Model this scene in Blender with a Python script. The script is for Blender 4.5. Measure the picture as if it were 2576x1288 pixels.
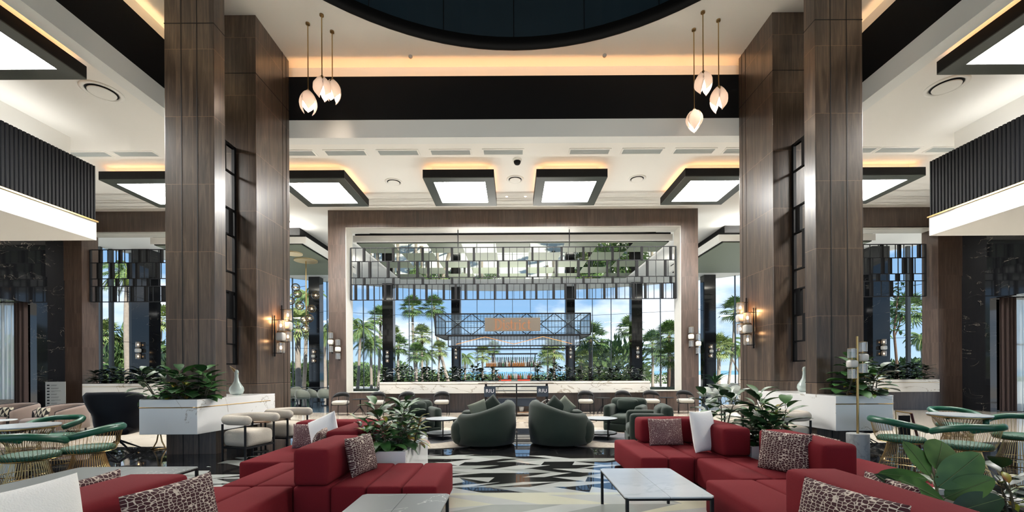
import bpy, math, random
from mathutils import Vector, Matrix
PI = math.pi
scene = bpy.context.scene
for o in list(bpy.data.objects):
    bpy.data.objects.remove(o)
COL = scene.collection
# ------------------------------------------------------------------ camera, sky, sun, exposure
F = 1050.0                     # focal length in pixels of the 2576 px wide frame
S = F / 1100.0                 # depths below are noted for 1100 px and scaled here
EYE = 1.5
cam_data = bpy.data.cameras.new('camera')
cam_data.sensor_width = 36.0
cam_data.lens = 36.0 * F / 2576.0
cam_data.shift_y = (934.0 - 644) / 2576.0
cam_data.shift_x = -4.0 / 2576.0
cam_data.clip_end = 2000
cam = bpy.data.objects.new('camera', cam_data)
COL.objects.link(cam)
cam.matrix_world = (Matrix.Translation((0, 0, EYE)) @ Matrix.Rotation(PI / 2, 4, 'X') @ Matrix.Rotation(math.radians(-0.31), 4, 'Z'))
scene.camera = cam

vs = scene.view_settings
vs.view_transform = 'Standard'
vs.look = 'None'
vs.gamma = 1.0
vs.use_curve_mapping = False
vs.exposure = 1.62
cy = scene.cycles
cy.max_bounces = 9
cy.diffuse_bounces = 4
cy.glossy_bounces = 4
cy.transmission_bounces = 6
cy.transparent_max_bounces = 16
cy.sample_clamp_indirect = 6.0
cy.caustics_reflective = False
cy.caustics_refractive = False
cy.use_denoising = True

world = bpy.data.worlds.new('world')
scene.world = world
world.use_nodes = True
wn, wl = world.node_tree.nodes, world.node_tree.links
wn.clear()
w_out = wn.new('ShaderNodeOutputWorld')
w_bg = wn.new('ShaderNodeBackground')
w_bg.inputs["Strength"].default_value = 0.70
w_tc = wn.new('ShaderNodeTexCoord')
w_sep = wn.new('ShaderNodeSeparateXYZ')
w_ramp = wn.new('ShaderNodeValToRGB')
e = w_ramp.color_ramp.elements
e[0].position = 0.0;  e[0].color = (0.46, 0.62, 0.78, 1)
e[1].position = 0.55; e[1].color = (0.085, 0.205, 0.42, 1)
k = w_ramp.color_ramp.elements.new(0.14); k.color = (0.25, 0.43, 0.66, 1)
w_map = wn.new('ShaderNodeMapping'); w_map.inputs['Scale'].default_value = (1.0, 1.0, 2.6)
w_map.inputs['Location'].default_value = (0.7, 0.2, 0.1)
w_noise = wn.new('ShaderNodeTexNoise')
w_noise.inputs['Scale'].default_value = 3.2
w_noise.inputs['Detail'].default_value = 7
w_noise.inputs['Roughness'].default_value = 0.55
w_cr = wn.new('ShaderNodeValToRGB')
w_cr.color_ramp.elements[0].position = 0.50
w_cr.color_ramp.elements[1].position = 0.68
w_mix = wn.new('ShaderNodeMix'); w_mix.data_type = 'RGBA'
w_mix.inputs['B'].default_value = (0.92, 0.95, 1.0, 1)
wl.new(w_tc.outputs['Generated'], w_sep.inputs[0])
wl.new(w_sep.outputs['Z'], w_ramp.inputs[0])
wl.new(w_tc.outputs['Generated'], w_map.inputs[0])
wl.new(w_map.outputs[0], w_noise.inputs['Vector'])
wl.new(w_noise.outputs['Fac'], w_cr.inputs[0])
wl.new(w_cr.outputs[0], w_mix.inputs['Factor'])
wl.new(w_ramp.outputs[0], w_mix.inputs['A'])
# bright ground colour added below the horizon to light the ceilings from underneath
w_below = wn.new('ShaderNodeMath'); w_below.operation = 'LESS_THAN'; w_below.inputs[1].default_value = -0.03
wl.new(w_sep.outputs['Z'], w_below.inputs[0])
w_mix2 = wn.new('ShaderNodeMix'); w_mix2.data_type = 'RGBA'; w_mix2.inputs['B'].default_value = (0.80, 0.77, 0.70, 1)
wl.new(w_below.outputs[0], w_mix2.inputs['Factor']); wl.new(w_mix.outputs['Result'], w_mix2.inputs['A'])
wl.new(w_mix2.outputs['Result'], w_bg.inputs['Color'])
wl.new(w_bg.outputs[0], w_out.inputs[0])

sun_d = bpy.data.lights.new('sun', 'SUN'); sun_d.energy = 4.6; sun_d.angle = 0.01
sun_d.color = (1.0, 0.95, 0.86)
sun = bpy.data.objects.new('sun', sun_d); COL.objects.link(sun)
sun.rotation_euler = (math.radians(38), math.radians(28), 0)   # from the front-left of the palms, high
sun.location = (0, 0, 40)

def area(name, loc, rot, sx, sy, energy, color):
    d = bpy.data.lights.new(name, 'AREA'); d.shape = 'RECTANGLE'; d.size = sx; d.size_y = sy
    d.energy = energy; d.color = color
    o = bpy.data.objects.new(name, d); COL.objects.link(o); o.location = loc; o.rotation_euler = rot
    return o
def point(name, loc, energy, color, r=0.05):
    d = bpy.data.lights.new(name, 'POINT'); d.energy = energy; d.color = color; d.shadow_soft_size = r
    o = bpy.data.objects.new(name, d); COL.objects.link(o); o.location = loc
    return o

ONES = 'first second third fourth fifth sixth seventh eighth ninth tenth eleventh twelfth thirteenth fourteenth fifteenth sixteenth seventeenth eighteenth nineteenth'.split()
def ordinal(i):
    if i < 19: return ONES[i]
    tens = {1: 'twent', 2: 'thirt', 3: 'fort'}[(i + 1) // 10 - 1]
    return tens + 'ieth' if (i + 1) % 10 == 0 else tens + 'y-' + ONES[(i + 1) % 10 - 1]
# ------------------------------------------------------------------ mapping helpers
def Yd(D): return D * S
def X_(px, D): return (px - 1290) / 1100.0 * D
def Z_(py, D): return EYE + (938 - py) / 1100.0 * D
def at(px, py, D): return Vector((X_(px, D), Yd(D), Z_(py, D)))

# ------------------------------------------------------------------ mesh builder
class MB:
    def __init__(s):
        s.v = []; s.f = []; s.m = []
    def add(s, vs_, fs, mi=0):
        b = len(s.v)
        s.v.extend([tuple(p) for p in vs_])
        for f in fs:
            s.f.append(tuple(b + i for i in f)); s.m.append(mi)
    def box(s, x0, x1, y0, y1, z0, z1, mi=0, M=None):
        p = [(x0, y0, z0), (x1, y0, z0), (x1, y1, z0), (x0, y1, z0), (x0, y0, z1), (x1, y0, z1), (x1, y1, z1), (x0, y1, z1)]
        if M is not None: p = [M @ Vector(q) for q in p]
        s.add(p, [(0, 3, 2, 1), (4, 5, 6, 7), (0, 1, 5, 4), (1, 2, 6, 5), (2, 3, 7, 6), (3, 0, 4, 7)], mi)
        return s
    def cbox(s, c, h, mi=0, M=None):
        return s.box(c[0] - h[0], c[0] + h[0], c[1] - h[1], c[1] + h[1], c[2] - h[2], c[2] + h[2], mi, M)
    def cyl(s, p0, p1, r0, r1=None, n=12, mi=0, caps=True):
        if r1 is None: r1 = r0
        p0 = Vector(p0); p1 = Vector(p1); d = (p1 - p0)
        if d.length < 1e-7: return s
        d.normalize()
        a = d.orthogonal().normalized(); b = d.cross(a)
        if n == 4:
            pass
        vs_ = []
        for p, r in ((p0, r0), (p1, r1)):
            for i in range(n):
                t = 2 * PI * (i + 0.5) / n
                vs_.append(p + a * (r * math.cos(t)) + b * (r * math.sin(t)))
        fs = [(i, (i + 1) % n, n + (i + 1) % n, n + i) for i in range(n)]
        if caps:
            fs.append(tuple(reversed(range(n)))); fs.append(tuple(range(n, 2 * n)))
        s.add(vs_, fs, mi); return s
    def tube(s, pts, r, n=8, mi=0, closed=False, flat=1.0, round_ends=False):
        pts = [Vector(p) for p in pts]; N = len(pts)
        rs = list(r) if isinstance(r, (list, tuple)) else [r] * N
        if round_ends and not closed:
            d0 = (pts[0] - pts[1]).normalized(); d1 = (pts[-1] - pts[-2]).normalized()
            a = [(0.95, 0.2), (0.7, 0.7), (0.38, 0.92)]
            pre = [pts[0] + d0 * rs[0] * k for k, _ in a]; pr = [rs[0] * q for _, q in a]
            post = [pts[-1] + d1 * rs[-1] * k for k, _ in reversed(a)]; po = [rs[-1] * q for _, q in reversed(a)]
            pts = pre + pts + post; rs = pr + rs + po; N = len(pts)
        vs_ = []; up = None
        for i, p in enumerate(pts):
            if closed: d = pts[(i + 1) % N] - pts[i - 1]
            else: d = pts[min(i + 1, N - 1)] - pts[max(i - 1, 0)]
            d.normalize()
            if up is None:
                up = Vector((0, 0, 1)) if abs(d.z) < 0.9 else Vector((1, 0, 0))
            a = d.cross(up)
            if a.length < 1e-5: a = d.orthogonal()
            a.normalize(); b = a.cross(d).normalized(); up = b
            for k in range(n):
                t = 2 * PI * k / n
                vs_.append(p + a * (rs[i] * math.cos(t)) + b * (rs[i] * flat * math.sin(t)))
        fs = []
        for i in range(N if closed else N - 1):
            j = (i + 1) % N
            for k in range(n):
                l = (k + 1) % n
                fs.append((i * n + k, i * n + l, j * n + l, j * n + k))
        if not closed:
            fs.append(tuple(range(n - 1, -1, -1))); fs.append(tuple(range((N - 1) * n, N * n)))
        s.add(vs_, fs, mi); return s
    def lathe(s, prof, n=24, c=(0, 0, 0), mi=0, sx=1, sy=1):
        vs_ = []
        for (r, z) in prof:
            for i in range(n):
                t = 2 * PI * i / n
                vs_.append((c[0] + r * sx * math.cos(t), c[1] + r * sy * math.sin(t), c[2] + z))
        fs = []
        for j in range(len(prof) - 1):
            for i in range(n):
                k = (i + 1) % n
                fs.append((j * n + i, j * n + k, (j + 1) * n + k, (j + 1) * n + i))
        fs.append(tuple(reversed(range(n)))); fs.append(tuple(range((len(prof) - 1) * n, len(prof) * n)))
        s.add(vs_, fs, mi); return s
    def ball(s, c, r, n=12, mi=0, sz=1.0):
        m = max(4, n // 2)
        prof = [(max(1e-4, r * math.sin(PI * j / m)), -r * sz * math.cos(PI * j / m)) for j in range(m + 1)]
        return s.lathe(prof, n, c, mi)
    def prism(s, poly, z0, z1, mi=0):
        n = len(poly)
        vs_ = [(p[0], p[1], z0) for p in poly] + [(p[0], p[1], z1) for p in poly]
        fs = [tuple(reversed(range(n))), tuple(range(n, 2 * n))] + [(i, (i + 1) % n, n + (i + 1) % n, n + i) for i in range(n)]
        s.add(vs_, fs, mi); return s
    def rbox(s, c, h, r, puff=0.0, mi=0, n=3, M=None, taper=0.0):
        """box of half sizes h with edges rounded by r and faces puffed out"""
        hx, hy, hz = h
        def grid(H):
            rr = min(r, H * 0.999)
            g = [-H, -H + rr * 0.29, -H + rr]
            if H - rr > 1e-4:
                for i in range(1, n + 1):
                    g.append(-(H - rr) + 2 * (H - rr) * i / (n + 1))
            g += [H - rr, H - rr * 0.29, H]
            out = []
            for q in g:
                if not out or q - out[-1] > 1e-6: out.append(q)
            return out
        gx, gy, gz = grid(hx), grid(hy), grid(hz)
        idx = {}; vs_ = []; fs = []
        def vert(x, y, z):
            key = (round(x, 6), round(y, 6), round(z, 6))
            if key in idx: return idx[key]
            q = Vector((x, y, z))
            core = Vector((max(-(hx - r), min(hx - r, x)) if hx > r else 0, max(-(hy - r), min(hy - r, y)) if hy > r else 0, max(-(hz - r), min(hz - r, z)) if hz > r else 0))
            d = q - core
            if d.length > 1e-9: q = core + d.normalized() * min(r, max(hx, hy, hz))
            if puff:
                wx = 1 - (x / hx) ** 2; wy = 1 - (y / hy) ** 2; wz = 1 - (z / hz) ** 2
                q = q + Vector((math.copysign(puff * wy * wz, x) if abs(abs(x) - hx) < 1e-6 else 0,
                                math.copysign(puff * wx * wz, y) if abs(abs(y) - hy) < 1e-6 else 0,
                                math.copysign(puff * wx * wy, z) if abs(abs(z) - hz) < 1e-6 else 0))
            if taper: q.x *= 1 - taper * (q.z / hz); q.y *= 1 - taper * (q.z / hz)
            q = q + Vector(c)
            if M is not None: q = M @ q
            idx[key] = len(vs_); vs_.append(q); return idx[key]
        for (ga, gb, f) in ((gx, gy, lambda a, b, t: (a, b, t * hz)), (gy, gz, lambda a, b, t: (t * hx, a, b)), (gz, gx, lambda a, b, t: (b, t * hy, a))):
            for t in (-1, 1):
                for i in range(len(ga) - 1):
                    for j in range(len(gb) - 1):
                        q = [vert(*f(ga[i], gb[j], t)), vert(*f(ga[i + 1], gb[j], t)), vert(*f(ga[i + 1], gb[j + 1], t)), vert(*f(ga[i], gb[j + 1], t))]
                        if t < 0: q.reverse()
                        fs.append(tuple(q))
        s.add(vs_, fs, mi); return s
    def arcwall(s, ri, ro, a0, a1, z0, ztop, n=28, mi=0, c=(0, 0), sx=1.0, sy=1.0, zb=None, rnd=None, bulge=0.0):
        """upright curved wall with a rounded top; ztop(t) gives the height for t in 0..1"""
        vs_ = []; th = ro - ri; rad = rnd if rnd else th / 2
        for i in range(n + 1):
            t = i / n; a = a0 + (a1 - a0) * t
            zt = ztop(t) if callable(ztop) else ztop
            k = 1.0
            e_ = min(t, 1 - t) * n
            if e_ < 1.0: k = 0.55
            elif e_ < 2.0: k = 0.85
            mid = (ri + ro) / 2; hth = th / 2 * k
            zt2 = zt - rad * (1 - k)
            prof = [(mid - hth * 0.9, z0), (mid - hth, z0 + (zt2 - z0) * 0.3), (mid - hth, zt2 - rad), (mid - hth * 0.87, zt2 - rad * 0.5), (mid - hth * 0.5, zt2 - rad * 0.13), (mid, zt2),
                    (mid + hth * 0.5, zt2 - rad * 0.13), (mid + hth * 0.87, zt2 - rad * 0.5), (mid + hth + bulge * 0.5, zt2 - rad), (mid + hth + bulge, z0 + (zt2 - z0) * 0.4), (mid + hth * 0.9, z0)]
            for (r, z) in prof:
                vs_.append((c[0] + r * sx * math.cos(a), c[1] + r * sy * math.sin(a), z))
        P = 11; fs = []
        for i in range(n):
            for j in range(P):
                k = (j + 1) % P
                fs.append((i * P + j, i * P + k, (i + 1) * P + k, (i + 1) * P + j))
        fs.append(tuple(range(P))); fs.append(tuple(reversed(range(n * P, n * P + P))))
        s.add(vs_, fs, mi); return s
    def leaf(s, p, d, up, L, W, bend=0.5, mi=0, nl=6, cup=0.25, mrib=None):
        """an oval leaf starting at p along d, drooping by bend"""
        p = Vector(p); d = Vector(d).normalized(); up = Vector(up)
        side = d.cross(up)
        if side.length < 1e-4: side = d.orthogonal()
        side.normalize(); nrm = side.cross(d).normalized()
        vs_ = []; cur = p.copy(); dd = d.copy(); step = L / nl
        for i in range(nl + 1):
            t = i / nl
            w = W / 2 * (math.sin(PI * min(1, t * 0.93 + 0.04)) ** 0.75) * (1.0 if t < 0.98 else 0.15)
            if i == 0: w = W * 0.04
            nn = side.cross(dd).normalized()
            vs_.append(cur - side * w + nn * (w * cup)); vs_.append(cur.copy()); vs_.append(cur + side * w + nn * (w * cup))
            dd = (dd - nn * (bend / nl)).normalized()
            cur = cur + dd * step
        fs = []
        for i in range(nl):
            b = i * 3
            fs.append((b, b + 1, b + 4, b + 3)); fs.append((b + 1, b + 2, b + 5, b + 4))
        s.add(vs_, fs, mi)
        if mrib is not None:
            q = [Vector(vs_[3 * i + 1]) + nrm * 0.002 for i in range(nl + 1)]
            s.tube(q, [L * 0.008] * nl + [L * 0.002], 4, mrib)
        return s
    def build(s, name, mat, parent=None, smooth=False, loc=None, rz=None, bevel=0.0, solid=0.0, sub=0, auto=None):
        me = bpy.data.meshes.new(name)
        me.from_pydata(s.v, [], s.f)
        mats = mat if isinstance(mat, (list, tuple)) else [mat]
        for m_ in mats: me.materials.append(m_)
        if len(mats) > 1:
            me.polygons.foreach_set('material_index', s.m)
        if smooth: me.polygons.foreach_set('use_smooth', [True] * len(me.polygons))
        me.update()
        if smooth and auto:
            try: me.set_sharp_from_angle(angle=math.radians(auto))
            except Exception: pass
        o = bpy.data.objects.new(name, me); COL.objects.link(o)
        if loc is not None: o.location = loc
        if rz is not None: o.rotation_euler = (0, 0, rz)
        if parent is not None: o.parent = parent
        if solid:
            md = o.modifiers.new('solid', 'SOLIDIFY'); md.thickness = solid; md.offset = 0
        if bevel:
            md = o.modifiers.new('bevel', 'BEVEL'); md.width = bevel; md.segments = 2; md.limit_method = 'ANGLE'
        if sub:
            md = o.modifiers.new('sub', 'SUBSURF'); md.levels = sub; md.render_levels = sub
        return o

def tag(o, label=None, cat=None, group=None, kind=None):
    if label: o['label'] = label
    if cat: o['category'] = cat
    if group: o['group'] = group
    if kind: o['kind'] = kind
    return o
def thing(name, label, cat, loc=(0, 0, 0), rz=0.0, group=None):
    o = bpy.data.objects.new(name, None); COL.objects.link(o)
    o.empty_display_size = 0.1
    o.location = loc; o.rotation_euler = (0, 0, rz)
    return tag(o, label, cat, group)
def dup(root, loc, rz=0.0, label=None, group=None, sc=None, mirror=False):
    """a copy of a thing with copies of its parts and sub-parts"""
    r = root.copy(); COL.objects.link(r); r.location = loc; r.rotation_euler = (0, 0, rz)
    if sc is not None: r.scale = (sc, sc, sc) if not isinstance(sc, tuple) else sc
    if label: r['label'] = label
    if group: r['group'] = group
    def rec(src, dst):
        for ch in KIDS.get(src.name, [c_ for c_ in src.children]):
            c = ch.copy(); COL.objects.link(c); c.parent = dst
            c.matrix_parent_inverse = ch.matrix_parent_inverse.copy()
            rec(ch, c)
    rec(root, r)
    return r
KIDS = {}
def struct(o, label=None):
    o['kind'] = 'structure'
    return o
# ------------------------------------------------------------------ materials
def newmat(name):
    m = bpy.data.materials.new(name); m.use_nodes = True
    return m, m.node_tree.nodes, m.node_tree.links, m.node_tree.nodes['Principled BSDF']
def plain(name, col, rough=0.5, metal=0.0, spec=None, noise=0.0, nscale=30.0, bump=0.0, bscale=200.0, sheen=0.0, coat=0.0, trans=0.0):
    m, n, l, b = newmat(name)
    b.inputs['Base Color'].default_value = (*col, 1)
    b.inputs['Roughness'].default_value = rough
    b.inputs['Metallic'].default_value = metal
    if spec is not None: b.inputs['Specular IOR Level'].default_value = spec
    if sheen: b.inputs['Sheen Weight'].default_value = sheen
    if coat: b.inputs['Coat Weight'].default_value = coat; b.inputs['Coat Roughness'].default_value = 0.05
    tc = n.new('ShaderNodeTexCoord')
    if noise:
        nt = n.new('ShaderNodeTexNoise'); nt.inputs['Scale'].default_value = nscale; nt.inputs['Detail'].default_value = 4
        l.new(tc.outputs['Object'], nt.inputs['Vector'])
        mx = n.new('ShaderNodeMix'); mx.data_type = 'RGBA'
        mx.inputs['A'].default_value = (*[c * (1 - noise) for c in col], 1)
        mx.inputs['B'].default_value = (*[min(1, c * (1 + noise)) for c in col], 1)
        l.new(nt.outputs['Fac'], mx.inputs['Factor']); l.new(mx.outputs['Result'], b.inputs['Base Color'])
    if bump:
        nb = n.new('ShaderNodeTexNoise'); nb.inputs['Scale'].default_value = bscale; nb.inputs['Detail'].default_value = 2
        l.new(tc.outputs['Object'], nb.inputs['Vector'])
        bp = n.new('ShaderNodeBump'); bp.inputs['Strength'].default_value = bump; bp.inputs['Distance'].default_value = 0.01
        l.new(nb.outputs['Fac'], bp.inputs['Height']); l.new(bp.outputs[0], b.inputs['Normal'])
    return m
def emit(name, col, strength):
    m = bpy.data.materials.new(name); m.use_nodes = True
    n, l = m.node_tree.nodes, m.node_tree.links
    n.clear(); o = n.new('ShaderNodeOutputMaterial'); e_ = n.new('ShaderNodeEmission')
    e_.inputs[0].default_value = (*col, 1); e_.inputs[1].default_value = strength
    l.new(e_.outputs[0], o.inputs[0]); return m
def glassmat(name, tint=(1, 1, 1), refl=0.08, rough=0.0, body=0.0, bodycol=(0.8, 0.85, 0.85)):
    """thin clear sheet: mostly see-through with a fresnel reflection"""
    m = bpy.data.materials.new(name); m.use_nodes = True
    n, l = m.node_tree.nodes, m.node_tree.links
    n.clear(); o = n.new('ShaderNodeOutputMaterial')
    t = n.new('ShaderNodeBsdfTransparent'); t.inputs[0].default_value = (*tint, 1)
    g = n.new('ShaderNodeBsdfGlossy'); g.inputs['Roughness'].default_value = rough
    mx = n.new('ShaderNodeMixShader')
    lw = n.new('ShaderNodeLayerWeight'); lw.inputs['Blend'].default_value = 0.25
    mr = n.new('ShaderNodeMapRange'); mr.inputs['To Min'].default_value = refl * 0.6; mr.inputs['To Max'].default_value = min(1, refl * 6)
    l.new(lw.outputs['Fresnel'], mr.inputs['Value']); l.new(mr.outputs[0], mx.inputs[0])
    l.new(t.outputs[0], mx.inputs[1]); l.new(g.outputs[0], mx.inputs[2])
    last = mx
    if body:
        d = n.new('ShaderNodeBsdfTranslucent'); d.inputs[0].default_value = (*bodycol, 1)
        d2 = n.new('ShaderNodeBsdfDiffuse'); d2.inputs[0].default_value = (*bodycol, 1)
        ad = n.new('ShaderNodeMixShader'); ad.inputs[0].default_value = 0.5
        l.new(d.outputs[0], ad.inputs[1]); l.new(d2.outputs[0], ad.inputs[2])
        m2 = n.new('ShaderNodeMixShader'); m2.inputs[0].default_value = body
        l.new(mx.outputs[0], m2.inputs[1]); l.new(ad.outputs[0], m2.inputs[2]); last = m2
    l.new(last.outputs[0], o.inputs[0]); return m
def math_node(n, l, op, a, b=None, c=None):
    q = n.new('ShaderNodeMath'); q.operation = op
    for i, v in enumerate((a, b, c)):
        if v is None: continue
        if isinstance(v, (int, float)): q.inputs[i].default_value = v
        else: l.new(v, q.inputs[i])
    return q.outputs[0]
def ramp(n, l, fac, stops, interp='LINEAR'):
    r = n.new('ShaderNodeValToRGB'); r.color_ramp.interpolation = interp
    el = r.color_ramp.elements
    while len(el) < len(stops): el.new(0.5)
    for e_, (p, c) in zip(el, stops):
        e_.position = p; e_.color = (*c, 1)
    l.new(fac, r.inputs[0]); return r.outputs[0]
def wood(name, dark, mid, light, tile_w=0.3, tile_h=1.244, joint=(0.20, 0.12, 0.075), rough=0.38, z0=0.0):
    m, n, l, b = newmat(name)
    tc = n.new('ShaderNodeTexCoord'); sp = n.new('ShaderNodeSeparateXYZ'); l.new(tc.outputs['Object'], sp.inputs[0])
    u = math_node(n, l, 'ADD', sp.outputs['X'], sp.outputs['Y'])
    v = math_node(n, l, 'ADD', sp.outputs['Z'], -z0 + 1000 * tile_h)
    iu = math_node(n, l, 'FLOOR', math_node(n, l, 'DIVIDE', u, tile_w)); iv = math_node(n, l, 'FLOOR', math_node(n, l, 'DIVIDE', v, tile_h))
    fu = math_node(n, l, 'FRACT', math_node(n, l, 'DIVIDE', u, tile_w)); fv = math_node(n, l, 'FRACT', math_node(n, l, 'DIVIDE', v, tile_h))
    cell = math_node(n, l, 'ADD', math_node(n, l, 'MULTIPLY', iu, 3.17), math_node(n, l, 'MULTIPLY', iv, 7.31))
    wn_ = n.new('ShaderNodeTexWhiteNoise'); wn_.noise_dimensions = '1D'; l.new(cell, wn_.inputs['W'])
    cm = n.new('ShaderNodeCombineXYZ')
    l.new(math_node(n, l, 'MULTIPLY', u, 11.0), cm.inputs[0]); l.new(math_node(n, l, 'MULTIPLY', cell, 5.0), cm.inputs[1]); l.new(math_node(n, l, 'MULTIPLY', v, 0.8), cm.inputs[2])
    nz = n.new('ShaderNodeTexNoise'); nz.inputs['Scale'].default_value = 1.0; nz.inputs['Detail'].default_value = 5; nz.inputs['Roughness'].default_value = 0.6; nz.inputs['Distortion'].default_value = 1.1
    l.new(cm.outputs[0], nz.inputs['Vector'])
    cm2 = n.new('ShaderNodeCombineXYZ')
    l.new(math_node(n, l, 'MULTIPLY', u, 120.0), cm2.inputs[0]); l.new(cell, cm2.inputs[1]); l.new(math_node(n, l, 'MULTIPLY', v, 4.0), cm2.inputs[2])
    nf = n.new('ShaderNodeTexNoise'); nf.inputs['Scale'].default_value = 1.0; nf.inputs['Detail'].default_value = 2
    l.new(cm2.outputs[0], nf.inputs['Vector'])
    f = math_node(n, l, 'ADD', math_node(n, l, 'MULTIPLY', nz.outputs['Fac'], 0.8), math_node(n, l, 'MULTIPLY', nf.outputs['Fac'], 0.2))
    f = math_node(n, l, 'ADD', f, math_node(n, l, 'MULTIPLY', math_node(n, l, 'SUBTRACT', wn_.outputs[0], 0.5), 0.10))
    c = ramp(n, l, f, [(0.32, dark), (0.5, mid), (0.68, light)])
    # joints: pale thin lines between the boards
    du = math_node(n, l, 'MULTIPLY', math_node(n, l, 'MINIMUM', fu, math_node(n, l, 'SUBTRACT', 1.0, fu)), tile_w)
    dv = math_node(n, l, 'MULTIPLY', math_node(n, l, 'MINIMUM', fv, math_node(n, l, 'SUBTRACT', 1.0, fv)), tile_h)
    jv = math_node(n, l, 'LESS_THAN', dv, 0.0045); ju = math_node(n, l, 'LESS_THAN', du, 0.0022)
    mx = n.new('ShaderNodeMix'); mx.data_type = 'RGBA'; l.new(jv, mx.inputs['Factor']); l.new(c, mx.inputs['A']); mx.inputs['B'].default_value = (*joint, 1)
    mx2 = n.new('ShaderNodeMix'); mx2.data_type = 'RGBA'; l.new(ju, mx2.inputs['Factor']); l.new(mx.outputs['Result'], mx2.inputs['A']); mx2.inputs['B'].default_value = (*joint, 1)
    l.new(mx2.outputs['Result'], b.inputs['Base Color'])
    b.inputs['Roughness'].default_value = rough * 0.8
    b.inputs['Specular IOR Level'].default_value = 0.8
    return m
def marble(name, base, vein, scale=1.0, width=0.012, rough=0.12, second=None, tile=None, grout=(0.25, 0.25, 0.25), gw=0.004, stretch=(1, 1, 1), rot=0.5, spec=None, dens=None, base2=None):
    m, n, l, b = newmat(name)
    tc = n.new('ShaderNodeTexCoord'); mp = n.new('ShaderNodeMapping')
    mp.inputs['Scale'].default_value = stretch; mp.inputs['Rotation'].default_value = (0.3, 0.4, rot)
    l.new(tc.outputs['Object'], mp.inputs[0])
    nz = n.new('ShaderNodeTexNoise'); nz.inputs['Scale'].default_value = scale; nz.inputs['Detail'].default_value = 6; nz.inputs['Roughness'].default_value = 0.55; nz.inputs['Distortion'].default_value = 1.3
    l.new(mp.outputs[0], nz.inputs['Vector'])
    d = math_node(n, l, 'ABSOLUTE', math_node(n, l, 'SUBTRACT', nz.outputs['Fac'], 0.5))
    f = math_node(n, l, 'SUBTRACT', 1.0, math_node(n, l, 'DIVIDE', d, width)); 
    q = n.new('ShaderNodeClamp'); l.new(f, q.inputs[0]); f = q.outputs[0]
    if dens is not None:
        n3 = n.new('ShaderNodeTexNoise'); n3.inputs['Scale'].default_value = scale * 1.7; l.new(mp.outputs[0], n3.inputs['Vector'])
        f = math_node(n, l, 'MULTIPLY', f, math_node(n, l, 'GREATER_THAN', n3.outputs['Fac'], dens))
    n2 = n.new('ShaderNodeTexNoise'); n2.inputs['Scale'].default_value = scale * 0.6; n2.inputs['Detail'].default_value = 3
    l.new(mp.outputs[0], n2.inputs['Vector'])
    b2 = base2 or tuple(x * 0.86 for x in base)
    cb = ramp(n, l, n2.outputs['Fac'], [(0.35, b2), (0.65, base)])
    mx = n.new('ShaderNodeMix'); mx.data_type = 'RGBA'
    l.new(f, mx.inputs['Factor']); l.new(cb, mx.inputs['A']); mx.inputs['B'].default_value = (*vein, 1)
    outc = mx.outputs['Result']
    if tile:
        sp = n.new('ShaderNodeSeparateXYZ'); l.new(tc.outputs['Object'], sp.inputs[0])
        fx = math_node(n, l, 'FRACT', math_node(n, l, 'ADD', math_node(n, l, 'DIVIDE', sp.outputs['X'], tile[0]), 100.35)); fy = math_node(n, l, 'FRACT', math_node(n, l, 'ADD', math_node(n, l, 'DIVIDE', sp.outputs['Y'], tile[1]), 100.0))
        gx = math_node(n, l, 'LESS_THAN', fx, gw / tile[0]); gy = math_node(n, l, 'LESS_THAN', fy, gw / tile[1])
        g = math_node(n, l, 'MAXIMUM', gx, gy)
        m2 = n.new('ShaderNodeMix'); m2.data_type = 'RGBA'; l.new(g, m2.inputs['Factor']); l.new(outc, m2.inputs['A']); m2.inputs['B'].default_value = (*grout, 1)
        outc = m2.outputs['Result']
    l.new(outc, b.inputs['Base Color']); b.inputs['Roughness'].default_value = rough
    if spec is not None: b.inputs['Specular IOR Level'].default_value = spec
    return m
def leafmat(name, c0, c1, rough=0.45, vein=None):
    """leaf colours vary from leaf to leaf by noise in object space"""
    m, n, l, b = newmat(name)
    tc = n.new('ShaderNodeTexCoord'); nz = n.new('ShaderNodeTexNoise'); nz.inputs['Scale'].default_value = 7.0; nz.inputs['Detail'].default_value = 1
    l.new(tc.outputs['Object'], nz.inputs['Vector'])
    stops = [(0.35, c0), (0.65, c1)]
    if vein: stops = [(0.33, c0), (0.48, c1), (0.6, vein), (0.7, c0)]
    l.new(ramp(n, l, nz.outputs['Fac'], stops), b.inputs['Base Color'])
    b.inputs['Roughness'].default_value = rough
    b.inputs['Specular IOR Level'].default_value = 0.3
    return m
def knit(name, dark, light, scale=26.0):
    """woven cushion cloth: rows of pale loops on a dark ground"""
    m, n, l, b = newmat(name)
    tc = n.new('ShaderNodeTexCoord'); mp = n.new('ShaderNodeMapping'); mp.inputs['Scale'].default_value = (0.95, 1.5, 0.0)
    l.new(tc.outputs['Object'], mp.inputs[0])
    vo = n.new('ShaderNodeTexVoronoi'); vo.feature = 'DISTANCE_TO_EDGE'; vo.inputs['Scale'].default_value = scale; vo.inputs['Randomness'].default_value = 0.55
    l.new(mp.outputs[0], vo.inputs['Vector'])
    c = ramp(n, l, vo.outputs['Distance'], [(0.0, light), (0.04, light), (0.09, dark), (1.0, dark)])
    l.new(c, b.inputs['Base Color']); b.inputs['Roughness'].default_value = 0.85
    bp = n.new('ShaderNodeBump'); bp.inputs['Strength'].default_value = 0.5; bp.inputs['Distance'].default_value = 0.004
    l.new(math_node(n, l, 'SUBTRACT', 0.3, vo.outputs['Distance']), bp.inputs['Height']); l.new(bp.outputs[0], b.inputs['Normal'])
    return m
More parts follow.
